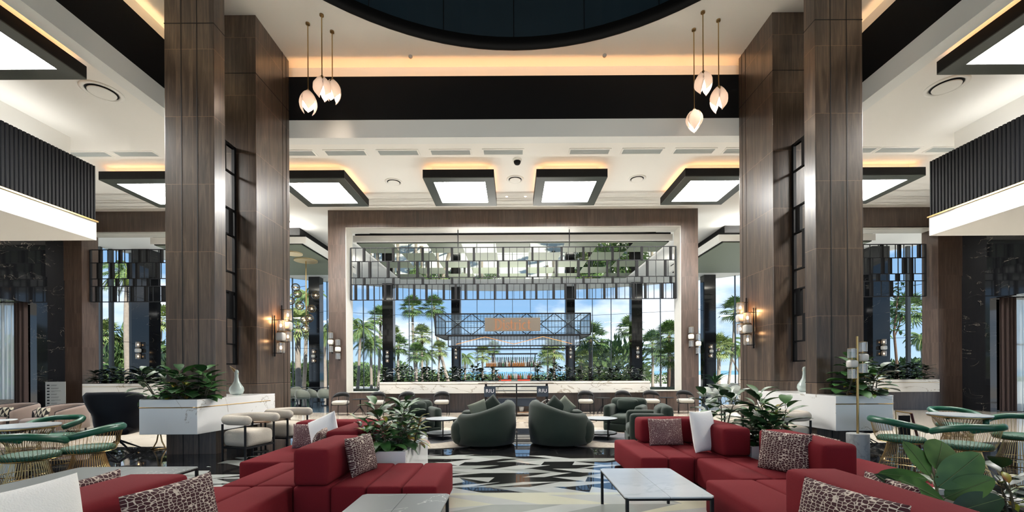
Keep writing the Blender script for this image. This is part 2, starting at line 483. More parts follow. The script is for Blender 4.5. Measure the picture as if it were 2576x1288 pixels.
def triangles(name, dark, light, s=0.09):
    m, n, l, b = newmat(name)
    tc = n.new('ShaderNodeTexCoord'); sp = n.new('ShaderNodeSeparateXYZ'); l.new(tc.outputs['Object'], sp.inputs[0])
    u = math_node(n, l, 'ADD', math_node(n, l, 'DIVIDE', sp.outputs['X'], s), 50.0); v = math_node(n, l, 'ADD', math_node(n, l, 'DIVIDE', sp.outputs['Y'], s), 50.0)
    fu = math_node(n, l, 'FRACT', u); fv = math_node(n, l, 'FRACT', v)
    par = math_node(n, l, 'MODULO', math_node(n, l, 'ADD', math_node(n, l, 'FLOOR', u), math_node(n, l, 'FLOOR', v)), 2.0)
    a = math_node(n, l, 'GREATER_THAN', fu, fv); a2 = math_node(n, l, 'GREATER_THAN', math_node(n, l, 'ADD', fu, fv), 1.0)
    mixv = math_node(n, l, 'ADD', math_node(n, l, 'MULTIPLY', a, par), math_node(n, l, 'MULTIPLY', a2, math_node(n, l, 'SUBTRACT', 1.0, par)))
    l.new(ramp(n, l, mixv, [(0.0, dark), (0.5, light)], 'CONSTANT'), b.inputs['Base Color']); b.inputs['Roughness'].default_value = 0.9
    return m

WOOD = wood('walnut_boards', (0.028, 0.0175, 0.0115), (0.066, 0.042, 0.028), (0.135, 0.090, 0.060))
WOODW = wood('walnut_wall', (0.028, 0.016, 0.011), (0.055, 0.033, 0.023), (0.10, 0.064, 0.045), 0.22, 1.244, (0.07, 0.042, 0.03), 0.4)
GROOVE = plain('groove', (0.006, 0.006, 0.007), 0.6)
WHITE = plain('white_paint', (0.88, 0.875, 0.84), 0.7)
WHITE2 = plain('white_soffit', (0.82, 0.84, 0.83), 0.7)
PALE = plain('pale_panel', (0.52, 0.50, 0.45), 0.3, noise=0.06, nscale=6)
BLACK = plain('black_paint', (0.0035, 0.0035, 0.004), 0.6, spec=0.2)
BLACKM = plain('black_metal', (0.007, 0.0075, 0.009), 0.5, spec=0.25)
CHARC = plain('charcoal_slats', (0.004, 0.0045, 0.006), 0.55, spec=0.25)
TEAL = plain('teal_drum', (0.009, 0.022, 0.034), 0.25, noise=0.15, nscale=1.0)
PANELG = plain('green_grey_panel', (0.045, 0.052, 0.042), 0.35)
TRAYG = plain('sage_ceiling', (0.15, 0.175, 0.13), 0.5)
MIRROR = plain('mirror_panel', (0.86, 0.90, 0.80), 0.02, 1.0)
MWHITE = marble('white_marble', (0.93, 0.93, 0.91), (0.45, 0.41, 0.36), 0.7, 0.007, 0.14, dens=0.46)
MWHITEB = marble('bar_marble', (0.62, 0.60, 0.55), (0.28, 0.24, 0.19), 0.8, 0.014, 0.14, dens=0.42, stretch=(0.7, 1, 1.6))
MGREY = marble('grey_marble', (0.205, 0.22, 0.215), (0.62, 0.62, 0.58), 0.8, 0.0035, 0.28, dens=0.5, base2=(0.165, 0.18, 0.18))
MTOP = marble('table_marble', (0.56, 0.60, 0.63), (0.48, 0.52, 0.55), 0.7, 0.02, 0.16, stretch=(1, 2.5, 1), dens=0.5)
MBLACK = marble('black_marble', (0.008, 0.0085, 0.010), (0.24, 0.21, 0.17), 0.8, 0.0028, 0.06, dens=0.52, stretch=(1, 1, 2.2), rot=0.9)
MFLOORB = marble('floor_black', (0.012, 0.012, 0.014), (0.22, 0.20, 0.17), 0.9, 0.006, 0.025, dens=0.52, tile=(1.2, 1.2), grout=(0.16, 0.17, 0.17), gw=0.006, spec=1.0)
MBEIGE = marble('floor_beige', (0.50, 0.44, 0.36), (0.36, 0.31, 0.25), 0.7, 0.03, 0.07, tile=(1.2, 1.2), grout=(0.30, 0.26, 0.22), gw=0.005, spec=0.8)
MBLUE = marble('floor_dining', (0.07, 0.12, 0.17), (0.20, 0.27, 0.33), 0.8, 0.02, 0.06, tile=(1.2, 1.2), grout=(0.15, 0.2, 0.25))
TW = plain('tile_white', (0.44, 0.46, 0.44), 0.03, spec=0.95, noise=0.12, nscale=3)
TG = plain('tile_grey', (0.30, 0.32, 0.30), 0.03, spec=0.95, noise=0.12, nscale=3)
TB = plain('tile_black', (0.014, 0.013, 0.013), 0.02, spec=0.95, noise=0.3, nscale=3)
TC = plain('tile_cream', (0.55, 0.54, 0.42), 0.04, spec=0.95, noise=0.08, nscale=3)
TO = plain('tile_olive', (0.24, 0.26, 0.19), 0.04, spec=0.95, noise=0.12, nscale=3)
RED = plain('red_wool', (0.165, 0.012, 0.018), 0.9, noise=0.10, nscale=90, bump=0.25, bscale=600, spec=0.15)
REDSEAM = plain('red_seam', (0.07, 0.006, 0.008), 0.9)
KNIT = knit('knit_cloth', (0.045, 0.006, 0.010), (0.56, 0.47, 0.40), 34.0)
KNIT2 = knit('knit_mauve', (0.10, 0.03, 0.04), (0.45, 0.34, 0.30), 48.0)
LINEN = plain('white_linen', (0.88, 0.87, 0.84), 0.9, noise=0.05, nscale=8, bump=0.3, bscale=120)
TRI = triangles('triangle_cloth', (0.015, 0.013, 0.013), (0.55, 0.50, 0.38))
BOUCLE = plain('boucle', (0.50, 0.455, 0.385), 0.95, noise=0.08, nscale=60, bump=0.6, bscale=140)
SEATG = plain('seat_cloth', (0.31, 0.30, 0.27), 0.95, noise=0.12, nscale=150)
GREENV = plain('green_velvet', (0.014, 0.027, 0.018), 0.85, noise=0.25, nscale=5, sheen=0.12)
GREENL = plain('green_leather', (0.010, 0.085, 0.048), 0.35)
GREENLW = plain('green_leather_woven', (0.016, 0.085, 0.046), 0.5, bump=0.8, bscale=90)
TAUPE = plain('taupe_velvet', (0.15, 0.11, 0.092), 0.85, noise=0.08, nscale=10, sheen=0.15)
CUSHG = plain('speckled_cloth', (0.20, 0.22, 0.17), 0.95, noise=0.35, nscale=90)
BLACKL = plain('black_leather', (0.0045, 0.0055, 0.009), 0.6, spec=0.25)
BRASS = plain('brass', (0.44, 0.30, 0.125), 0.28, 1.0)
BRASSD = plain('dark_brass', (0.33, 0.22, 0.10), 0.35, 1.0)
CHROME = plain('chrome', (0.7, 0.7, 0.7), 0.15, 1.0)
BRONZE = plain('sign_plate', (0.17, 0.135, 0.10), 0.4, 0.2)
COPPER = plain('copper', (0.55, 0.24, 0.09), 0.35, 0.9)
NEON = emit('sign_letters', (1.0, 0.36, 0.12), 0.30)
LETTER = plain('lettering', (0.75, 0.76, 0.78), 0.5)
NAVY = plain('navy_board', (0.018, 0.028, 0.045), 0.4)
CERAMIC = plain('celadon', (0.42, 0.50, 0.47), 0.12, coat=0.5)
CERGOLD = plain('ceramic_gold', (0.33, 0.24, 0.13), 0.3, 0.4)
GLASS = glassmat('clear_glass', (0.97, 0.98, 0.98), 0.05)
GLASSW = glassmat('facade_glass', (0.64, 0.665, 0.68), 0.03)
GLASSF = glassmat('ribbed_glass', (0.92, 0.92, 0.9), 0.25, 0.12, body=0.16, bodycol=(0.85, 0.84, 0.8))
GLASST = glassmat('canopy_glass', (0.55, 0.68, 0.75), 0.12, 0.1, body=0.12, bodycol=(0.6, 0.7, 0.75))
SHEER = glassmat('sheer_cloth', (0.9, 0.95, 0.96), 0.0, 0.5, body=0.75, bodycol=(0.85, 0.90, 0.92))
BROWNC = plain('brown_curtain', (0.050, 0.032, 0.028), 0.9)
LPANEL = emit('light_panel', (1.0, 0.985, 0.95), 27.0)
BULB = emit('bulb', (1.0, 0.60, 0.28), 3.0)
FLOWERL = emit('petal_glow', (1.0, 0.86, 0.66), 1.15)
PETAL, _n, _l, _b = newmat('porcelain_petal')
_b.inputs['Base Color'].default_value = (0.82, 0.77, 0.74, 1)
_tr = _n.new('ShaderNodeBsdfTranslucent'); _tr.inputs[0].default_value = (0.95, 0.86, 0.80, 1)
_mx = _n.new('ShaderNodeMixShader'); _mx.inputs[0].default_value = 0.55
_l.new(_b.outputs[0], _mx.inputs[1]); _l.new(_tr.outputs[0], _mx.inputs[2]); _l.new(_mx.outputs[0], _n['Material Output'].inputs[0])
RUG = plain('rug_cloth', (0.34, 0.30, 0.25), 0.95, noise=0.45, nscale=14)
RUGD = plain('rug_dark', (0.10, 0.10, 0.11), 0.95, noise=0.4, nscale=20)
LEAFD = leafmat('leaf_dark', (0.012, 0.040, 0.016), (0.035, 0.095, 0.030))
LEAFM = leafmat('leaf_mid', (0.022, 0.085, 0.020), (0.065, 0.17, 0.045))
LEAFB = leafmat('leaf_rubber', (0.034, 0.095, 0.020), (0.085, 0.175, 0.042), 0.42)
LEAFBD = leafmat('leaf_rubber_dark', (0.007, 0.028, 0.013), (0.016, 0.048, 0.02), 0.38)
LEAFC = leafmat('leaf_croton', (0.06, 0.14, 0.02), (0.30, 0.30, 0.03), 0.4, vein=(0.22, 0.05, 0.02))
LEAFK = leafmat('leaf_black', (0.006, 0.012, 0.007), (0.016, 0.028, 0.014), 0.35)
RIB = plain('leaf_rib', (0.10, 0.15, 0.05), 0.5)
STEM = plain('stem', (0.07, 0.06, 0.035), 0.8)
SOIL = plain('soil', (0.03, 0.022, 0.016), 0.95, noise=0.4, nscale=40)
TRUNK = plain('palm_trunk', (0.28, 0.235, 0.19), 0.9, noise=0.3, nscale=6, bump=0.5, bscale=20)
TRUNKD = plain('shaggy_trunk', (0.12, 0.075, 0.05), 0.95, noise=0.4, nscale=8)
SHAFT = plain('crown_shaft', (0.22, 0.28, 0.05), 0.6)
FROND = leafmat('frond', (0.035, 0.085, 0.022), (0.15, 0.23, 0.065), 0.6)
FRONDY = leafmat('frond_yellow', (0.08, 0.13, 0.035), (0.26, 0.30, 0.10), 0.6)
BUSH = leafmat('bush', (0.035, 0.085, 0.025), (0.14, 0.21, 0.065), 0.7)
PAVE = plain('terrace', (0.62, 0.60, 0.55), 0.8, noise=0.1, nscale=0.5)
LAWN = plain('lawn', (0.20, 0.24, 0.12), 0.9, noise=0.4, nscale=0.4)
SEA = plain('sea', (0.10, 0.30, 0.42), 0.35, noise=0.2, nscale=0.05)
AMBER = plain('amber_glass', (0.40, 0.15, 0.03), 0.08, coat=0.3)
CLEARB = plain('pale_bottle', (0.60, 0.60, 0.55), 0.1, coat=0.3)
DARKB = plain('dark_bottle', (0.05, 0.03, 0.02), 0.1, coat=0.3)
GREENB = plain('green_bottle', (0.05, 0.16, 0.07), 0.1, coat=0.3)
REDB = plain('red_bottle', (0.35, 0.04, 0.02), 0.1, coat=0.3)
REDP = plain('red_panel', (0.42, 0.035, 0.015), 0.4)
OAK = plain('brown_table_top', (0.25, 0.14, 0.08), 0.4, noise=0.15, nscale=10)
VENTM = plain('vent_grille', (0.60, 0.64, 0.64), 0.5)
SHELLG = plain('shell_chair', (0.16, 0.175, 0.14), 0.6, sheen=0.2)
SHELLL = plain('shell_chair_pale', (0.36, 0.38, 0.34), 0.6)
TABLEK = plain('dark_table', (0.03, 0.035, 0.04), 0.15)
CONCRETE = marble('lamp_marble', (0.36, 0.37, 0.37), (0.25, 0.26, 0.26), 2.5, 0.03, 0.4)
# ------------------------------------------------------------------ the building shell
YB = -9.0
ZU = 9.19          # upper ceiling
ZL = 7.50          # lower ceiling
XB = 7.6           # dark beam face at the sides
DB = 10.8          # dark beam face at the back
def ell(t, k=1.0): return (21.0 * k * math.sin(t), Yd(14 + 18.5 * k * math.cos(t)))
def floor_piece(x0, x1, y0, y1, z, mat_, name='floor', zb=-0.12):
    m = MB(); m.box(x0, x1, y0, y1, zb, z); return struct(m.build(name, mat_))
pts = [ell(math.radians(a)) for a in range(-100, 101, 5)]
m = MB(); m.prism([(-24, YB), (24, YB), (24, pts[-1][1])] + [p for p in reversed(pts)] + [(-24, pts[0][1])], -0.3, 0.0)
struct(m.build('floor', MBEIGE))
floor_piece(-6.6, 6.6, YB, Yd(11.45), 0.004, MFLOORB, zb=0.0005)
floor_piece(-12.5, -6.6, YB, Yd(8.9), 0.004, MFLOORB, zb=0.0005)
floor_piece(6.6, 12.5, YB, Yd(8.9), 0.004, MFLOORB, zb=0.0005)
m = MB()
dp = [p for p in pts if p[1] > Yd(16.3)]
m.prism([(-20.4, Yd(16.3)), (20.4, Yd(16.3))] + [(p[0] * 0.985, p[1] - 0.25) for p in reversed(dp)], 0.0005, 0.004)
struct(m.build('floor', MBLUE))
# patterned inlay: zigzag bands of parallelograms
m = MB()
rnd = random.Random(5)
def clip_poly(poly, x0, x1, y0, y1):
    def cl(P, f, inter):
        out = []
        for i in range(len(P)):
            a, b = P[i - 1], P[i]
            fa, fb = f(a), f(b)
            if fa >= 0 and fb >= 0: out.append(b)
            elif fa >= 0 > fb: out.append(inter(a, b, fa, fb))
            elif fb >= 0 > fa: out.append(inter(a, b, fa, fb)); out.append(b)
        return out
    it = lambda a, b, fa, fb: (a[0] + (b[0] - a[0]) * fa / (fa - fb), a[1] + (b[1] - a[1]) * fa / (fa - fb))
    for f in (lambda p: p[0] - x0, lambda p: x1 - p[0], lambda p: p[1] - y0, lambda p: y1 - p[1]):
        if len(poly) < 3: return []
        poly = cl(poly, f, it)
    return poly
def inlay(x0, x1, y0, y1, cell, pal):
    a, b = cell
    r = 0; y = y0 - b
    while y < y1 + b:
        i = 0; x = x0 - 2 * a - (r % 3) * a * 0.45
        sk = a * 0.85 if r % 2 == 0 else -a * 0.85
        while x < x1 + 2 * a:
            w = a * (1.0 if (i + r) % 3 else 0.62)
            P = [(x, y), (x + w, y), (x + w + sk, y + b), (x + sk, y + b)]
            c = pal[(i * 2 + r * 3 + (i // 2)) % len(pal)]
            if rnd.random() < 0.22 and len(pal) > 1:          # split along its diagonal into two triangles
                c2 = pal[(pal.index(c) + 1) % len(pal)]
                for T, cc in (([P[0], P[1], P[2]], c), ([P[0], P[2], P[3]], c2)):
                    Q = clip_poly(T, x0, x1, y0, y1)
                    if len(Q) >= 3: m.add([(q[0], q[1], 0.006) for q in Q], [tuple(range(len(Q)))], cc)
            else:
                Q = clip_poly(P, x0, x1, y0, y1)
                if len(Q) >= 3: m.add([(q[0], q[1], 0.006) for q in Q], [tuple(range(len(Q)))], c)
            x += w; i += 1
        y += b; r += 1
inlay(-4.9, 4.6, Yd(5.38), Yd(7.85), (0.50, 0.25), [2, 0, 2, 1, 2, 0, 2])
inlay(-4.9, 4.6, YB, Yd(5.38), (0.8, 0.36), [3, 1, 3, 4, 0])
struct(m.build('floor', [TW, TG, TB, TC, TO]))

# upper ceiling with the round opening
CX, CYY, CR = 0.05, 3.67, 6.32
m = MB(); N = 96; x0, x1, y0, y1 = -XB - 0.16, XB + 0.16, YB, Yd(11.04)
inner, outer = [], []
for i in range(N):
    t = 2 * PI * i / N; c, s_ = math.cos(t), math.sin(t)
    inner.append((CX + CR * c, CYY + CR * s_))
    k = min(((x1 - CX) / c if c > 1e-9 else 1e9), ((x0 - CX) / c if c < -1e-9 else 1e9), ((y1 - CYY) / s_ if s_ > 1e-9 else 1e9), ((y0 - CYY) / s_ if s_ < -1e-9 else 1e9))
    outer.append((CX + c * k, CYY + s_ * k))
vs_ = [(p[0], p[1], ZU) for p in inner] + [(p[0], p[1], ZU) for p in outer]
fs = [(i, N + i, N + (i + 1) % N, (i + 1) % N) for i in range(N)]
m.add(vs_, fs)
for cxn, cyn in ((x1, y1), (x0, y1), (x0, y0), (x1, y0)):
    # close the little corner triangles
    best = sorted(range(N), key=lambda i: (outer[i][0] - cxn) ** 2 + (outer[i][1] - cyn) ** 2)[:2]
    m.add([(outer[best[0]][0], outer[best[0]][1], ZU), (cxn, cyn, ZU), (outer[best[1]][0], outer[best[1]][1], ZU)], [(0, 1, 2)])
struct(m.build('ceiling', WHITE))
def ring(r, z0, z1, n=96, rb=None):
    q = MB(); vs_ = []
    for z, rr in ((z0, rb or r), (z1, r)):
        for i in range(n):
            t = 2 * PI * i / n; vs_.append((CX + rr * math.cos(t), CYY + rr * math.sin(t), z))
    q.add(vs_, [(i, n + i, n + (i + 1) % n, (i + 1) % n) for i in range(n)]); return q
struct(ring(CR, ZU - 0.005, ZU + 0.30).build('trim_1', BLACK, smooth=True, solid=0.03))
q = ring(CR + 0.12, ZU + 0.28, 12.6)
q.add([(CX + (CR + 0.12) * math.cos(2 * PI * i / 96), CYY + (CR + 0.12) * math.sin(2 * PI * i / 96), 12.6) for i in range(96)], [tuple(range(96))])
struct(q.build('ceiling', TEAL))
q = MB()
for i in range(0, 96, 4):
    t = 2 * PI * i / 96
    q.cyl((CX + (CR + 0.1) * math.cos(t), CYY + (CR + 0.1) * math.sin(t), ZU + 0.3), (CX + (CR + 0.1) * math.cos(t), CYY + (CR + 0.1) * math.sin(t), 12.6), 0.009, n=6)
struct(q.build('trim_2', BLACK))

# dark beams with the lit cove behind them
yb = Yd(DB)
def beam(name, boxes, mat_):
    q = MB()
    for b in boxes: q.box(*b)
    return struct(q.build(name, mat_))
beam('trim_3', [(-XB, XB, yb, yb + 0.05, 7.73, 8.80)], BLACK)
beam('trim_4', [(-XB - 0.05, -XB, YB, yb + 0.05, 7.73, 8.80)], BLACK)
beam('trim_5', [(XB, XB + 0.05, YB, yb + 0.05, 7.73, 8.80)], BLACK)
# white drop below and cove trough
beam('trim_6', [(-XB, XB, yb + 0.005, yb + 0.3, 7.29, 7.73), (-XB, XB, yb + 0.05, yb + 0.3, 7.73, 8.55)], WHITE2)
beam('trim_7', [(-XB - 0.3, -XB - 0.005, YB, yb + 0.3, 7.29, 7.73), (-XB - 0.3, -XB - 0.05, YB, yb + 0.3, 7.73, 8.55)], WHITE2)
beam('trim_8', [(XB + 0.005, XB + 0.3, YB, yb + 0.3, 7.29, 7.73), (XB + 0.05, XB + 0.3, YB, yb + 0.3, 7.73, 8.55)], WHITE2)
beam('wall_cove', [(-XB - 0.16, XB + 0.16, Yd(11.04), Yd(11.04) + 0.1, 8.4, ZU + 0.05), (-XB - 0.26, -XB - 0.16, YB, Yd(11.04) + 0.1, 8.4, ZU + 0.05),
                   (XB + 0.16, XB + 0.26, YB, Yd(11.04) + 0.1, 8.4, ZU + 0.05)], WHITE)
WARM = (1.0, 0.56, 0.27)
area('cove_light_back', (0, yb + 0.13, 8.62), (PI, 0, 0), 11.4, 0.06, 13, (1.0, 0.46, 0.17))
area('cove_light_left', (-XB - 0.105, 0.8, 8.62), (PI, 0, 0), 0.06, 18.0, 26, (1.0, 0.60, 0.28))
area('cove_light_right', (XB + 0.105, 0.8, 8.62), (PI, 0, 0), 0.06, 18.0, 18, WARM)

# lower ceiling: sides, back and over the glazed bar room
m = MB()
m.box(-17.3, -XB - 0.2, YB, yb + 0.2, ZL, ZL + 0.2); m.box(XB + 0.2, 17.3, YB, yb + 0.2, ZL, ZL + 0.2)
pe = [ell(math.radians(a), 1.012) for a in range(-90, 91, 5)]
cp = [(-24, yb + 0.2), (24, yb + 0.2), (24, pe[-1][1])] + [p for p in reversed(pe)] + [(-24, pe[0][1])]
m.prism(cp, ZL, ZL + 0.2)
struct(m.build('ceiling', WHITE))

# wooden wall with the framed openings
D0, D1 = 16.2, 16.85
y0w, y1w = Yd(D0), Yd(D1)
def wallpiece(name, boxes, mat_=WOODW):
    for (a, b, c, d) in boxes:
        q = MB(); q.box(a, b, y0w, y1w, c, d); struct(q.build(name, mat_))
wallpiece('wall_back', [(-6.85, -6.2, 0, ZL), (6.22, 6.86, 0, ZL), (-6.2, 6.22, 6.86, ZL), (-6.2, 6.22, 0, 0.74)])
wallpiece('wall_back', [(-16.67, -15.98, 0, ZL), (-9.9, -9.2, 0, ZL), (-15.98, -9.9, 6.74, ZL), (-15.98, -9.9, 0, 0.9)])
wallpiece('wall_back', [(15.75, 16.67, 0, ZL), (9.2, 9.9, 0, ZL), (9.9, 15.75, 6.78, ZL), (9.9, 15.75, 0, 0.9)])
q = MB()     # lining of the openings, daylight glare put into its pale colour
q.box(-6.2, -6.185, y0w + 0.004, y1w + 0.01, 0.76, 6.86); q.box(6.205, 6.22, y0w + 0.004, y1w + 0.01, 0.76, 6.86)
q.box(-6.2, 6.22, y0w + 0.004, y1w + 0.01, 6.845, 6.862); q.box(-6.2, 6.22, y0w - 0.02, y1w + 0.01, 0.74, 0.762)
for sx in (-1, 1):
    xa, xb_ = (-15.98, -9.9) if sx < 0 else (9.9, 15.75)
    q.box(xa, xb_, y0w + 0.004, y1w + 0.01, 6.735, 6.75)
struct(q.build('trim_9', PALE))

# black marble side walls with the curtained openings, galleries above
for sx, nm in ((-1, 'wall_left'), (1, 'wall_right')):
    q = MB()
    X0 = 16.62 * sx; X1 = 16.85 * sx
    xa, xb_ = min(X0, X1), max(X0, X1)
    q.box(xa, xb_, Yd(15.25), Yd(16.2), 0, 4.95)
    q.box(xa, xb_, Yd(6.0), Yd(15.25), 3.95, 4.95)
    q.box(xa, xb_, YB, Yd(9.0), 0, 4.95)
    struct(q.build(nm, MBLACK))
    q = MB()     # bay behind the opening
    xc, xd = min(16.85 * sx, 20.5 * sx), max(16.85 * sx, 20.5 * sx)
    wx0, wx1 = (min(17.35 * sx, 20.2 * sx), max(17.35 * sx, 20.2 * sx))
    q.box(xc, wx0, Yd(15.4), Yd(15.6), 0, 4.9) if sx > 0 else q.box(wx1, xd, Yd(15.4), Yd(15.6), 0, 4.9)
    q.box(wx0, wx1, Yd(15.4), Yd(15.6), 0, 0.62 if sx < 0 else 0.05)
    q.box(wx0, wx1, Yd(15.4), Yd(15.6), 4.0, 4.9)
    q.box(xc, xd, Yd(8.6), Yd(15.6), 4.0, 4.2)
    q.box(xc, xd, Yd(8.6), Yd(9.0), 0, 4.0)
    struct(q.build(nm, MBLACK))
    # gallery slab, upper wall
    q = MB(); xs0, xs1 = min(10.6 * sx, 17.3 * sx), max(10.6 * sx, 17.3 * sx)
    q.box(xs0, xs1, YB, Yd(11.13), 4.89, 5.36)
    struct(q.build('ceiling', WHITE))
    q = MB(); xs0, xs1 = min(11.22 * sx, 17.3 * sx), max(11.22 * sx, 17.3 * sx)
    q.box(xs0, xs1, YB, Yd(11.1), 5.36, ZL)
    struct(q.build(nm, WHITE))
    q = MB(); q.box(min(16.65 * sx, 17.3 * sx), max(16.65 * sx, 17.3 * sx), Yd(11.1), Yd(16.4), 4.95, ZL)
    struct(q.build(nm, MBLACK))
    # fluted gallery front
    t = thing('gallery_railing', 'black fluted gallery front high on the %s with a thin gold edge' % ('left' if sx < 0 else 'right'), 'railing', (10.62 * sx, 0, 5.38), group=None)
    q = MB(); y = YB
    pr = []
    while y < Yd(11.13):
        pr.append((0.0, y)); pr.append((0.0, y + 0.045)); pr.append((0.03, y + 0.052)); pr.append((0.03, y + 0.073)); y += 0.08
    pr = [p for p in pr if p[1] < Yd(11.13)] + [(0.0, Yd(11.13)), (0.10, Yd(11.13)), (0.10, YB)]
    pr = [(p[0] * sx, p[1]) for p in pr]
    if sx > 0: pr.reverse()
    q.prism(pr, 0.0, 1.40); q.build('fluted_screen', CHARC, t)
    q = MB(); q.box(-0.06, 0.06, YB, Yd(11.15), -0.035, 0.0); q.build('gold_edge', BRASS, t)

# glazed wall of the bar room
def hit(px, k=1.0):
    kx = (px - 1290) / 1100.0
    lo, hi = 14.0, 40.0
    for _ in range(50):
        D = (lo + hi) / 2
        if (kx * D / (21 * k)) ** 2 + ((D - 14) / (18.5 * k)) ** 2 > 1: hi = D
        else: lo = D
    return lo
mull = [250, 279, 330, 455, 520, 590, 660, 735, 822, 858, 913, 941, 1028, 1085, 1199, 1243, 1288, 1333, 1376, 1489, 1536, 1660, 1700, 1742, 1848, 1885, 1935, 2000, 2060, 2130, 2228, 2283, 2335]
nodes = [(-21.0 * 0.999, Yd(14.5))] + [(X_(p, hit(p)), Yd(hit(p))) for p in mull] + [(21.0 * 0.999, Yd(14.5))]
g = MB()
for a, b in zip(nodes[:-1], nodes[1:]):
    g.add([(a[0], a[1], 0.05), (b[0], b[1], 0.05), (b[0], b[1], ZL), (a[0], a[1], ZL)], [(0, 1, 2, 3)])
gw = struct(g.build('window_1', GLASSW))
g = MB()
for p in nodes[1:-1]:
    w = 0.16 if abs(p[0]) > 15 else 0.035
    g.box(p[0] - w / 2, p[0] + w / 2, p[1] - 0.06, p[1] + 0.06, 0, ZL)
for a, b in zip(nodes[:-1], nodes[1:]):
    for z, r in ((0.05, 0.04), (5.55, 0.012), (3.05, 0.010)):
        g.cyl((a[0], a[1], z), (b[0], b[1], z), r, n=4)
g.build('window_frame', plain('mullion', (0.10, 0.11, 0.115), 0.4, 0.4), gw)
# dropped trays in the bar room
def tray(x0, x1, d0, d1, z0, name, checker=False):
    y0_, y1_ = Yd(d0), Yd(d1)
    q = MB(); q.box(x0, x1, y0_, y1_, z0, z0 + 0.27); struct(q.build(name, WHITE))
    q = MB(); q.box(x0 + 0.06, x1 - 0.06, y0_ + 0.06, y1_ - 0.06, z0 + 0.27, z0 + 0.36); q.box(x0 + 0.5, x1 - 0.5, y0_ + 0.5, y1_ - 0.5, z0 + 0.36, ZL); struct(q.build(name, BLACK))
    q = MB(); q.box(x0 + 0.14, x1 - 0.14, y0_ + 0.02, y1_ - 0.06, z0 - 0.03, z0); struct(q.build(name, BLACK))
    q = MB(); q.box(x0 + 0.2, x1 - 0.2, y0_ + 0.02, y1_ - 0.14, z0 - 0.06, z0 - 0.03, 0)
    if checker:
        nx, ny = 9, 5
        dx = (x1 - x0 - 0.4) / nx; dy = (y1_ - y0_ - 0.16) / ny
        for j in range(ny):
            for i in range(nx):
                if (i + j) % 2 == 1:
                    a, b = x0 + 0.2 + i * dx, y0_ + 0.02 + j * dy
                    q.box(a, a + dx, b, b + dy, z0 - 0.066, z0 - 0.06, 1)
    return struct(q.build(name, [TRAYG, MIRROR]))
tray(-6.4, 6.4, 17.5, 24.4, 6.69, 'ceiling', True)
tray(-14.6, -8.33, 17.6, 23.2, 6.69, 'ceiling')
tray(8.28, 14.6, 17.6, 23.2, 6.69, 'ceiling')

# hidden lights added above the trays to brighten the bar room ceiling
for (x, w) in ((0, 11.0), (-11.5, 5.5), (11.5, 5.5)):
    area('tray_fill', (x, Yd(17.9), 7.10), (PI, 0, 0), w, 0.1, 95, (1.0, 0.97, 0.88)); area('tray_fill', (x, Yd(23.0), 7.10), (PI, 0, 0), w, 0.1, 95, (1.0, 0.97, 0.88))
for (x, w) in ((0, 12.0), (-12.3, 6.0), (12.3, 6.0)):      # unseen fill added low behind the walls to brighten the trays
    area('floor_fill', (x, Yd(18.8), 0.1), (PI, 0, 0), w, 0.12, 150 * w / 12, (1.0, 0.98, 0.90))
for sx in (-1, 1):      # unseen fill added behind each gallery front to brighten the side ceilings
    area('gallery_fill', (10.95 * sx, 1.5, 6.6), (PI, 0, 0), 0.2, 17.0, 24, (1.0, 0.97, 0.92))
    area('gallery_edge_light', (10.57 * sx, 1.5, 5.335), (0, 0, 0), 0.03, 17.0, 6, (1.0, 0.85, 0.55))
# ------------------------------------------------------------------ outside
m = MB(); m.box(-120, 120, Yd(16), 95, -0.5, -0.31); struct(m.build('ground', LAWN))
m = MB(); m.prism([(p[0] * 1.02, p[1] + 0.05) for p in reversed(pts)] + [(-23, 14), (-40, 14), (-40, 52), (40, 52), (40, 14), (23, 14)], -0.4, -0.28)
m = MB(); m.box(-70, 70, Yd(14.6), 78, -0.42, -0.302); struct(m.build('ground', PAVE))
m = MB(); m.box(-900, 900, 95, 1500, -1.0, -0.8); struct(m.build('water', SEA))
# ------------------------------------------------------------------ wood-clad columns
def column(x0, x1, d0, d1, ztop, label, grooves):
    t = thing('column', label, 'column', (0, 0, 0))
    q = MB(); q.box(x0, x1, Yd(d0), Yd(d1), 0, ztop); q.build('cladding', WOOD, t, bevel=0.006)
    g = MB()
    for gx in grooves: g.box(gx - 0.007, gx + 0.007, Yd(d0) - 0.004, Yd(d0) + 0.01, 0.0, ztop)
    xs = x1 if abs(x1) < abs(x0) else x0
    sgn = 1 if xs < 0 else -1
    dd = Yd(d1) - Yd(d0)
    if dd > 0.8:
        for fr in (0.78, 0.9):
            y = Yd(d0) + dd * fr
            g.box(xs - 0.005, xs + 0.005, y - 0.006, y + 0.006, 0.0, ztop)
    for z in (1.26, 7.94):
        g.box(x0 - 0.004, x1 + 0.004, Yd(d0) - 0.004, Yd(d1) + 0.004, z - 0.007, z + 0.007)
    g.build('groove', GROOVE, t)
    return t
column(-6.40, -5.49, 8.05, 8.36, ZU, 'tall walnut-clad column at front left rising from the white counter', (-6.09, -5.80))
column(-6.40, -5.51, 9.40, 10.8, ZU, 'deep walnut-clad column at left behind the front one, carrying a wall lamp', ())
column(5.58, 6.45, 8.05, 8.36, ZU, 'tall walnut-clad column at front right rising from the white counter', (5.86, 6.16))
column(5.60, 6.45, 9.40, 10.8, ZU, 'deep walnut-clad column at right behind the front one, carrying a wall lamp', ())
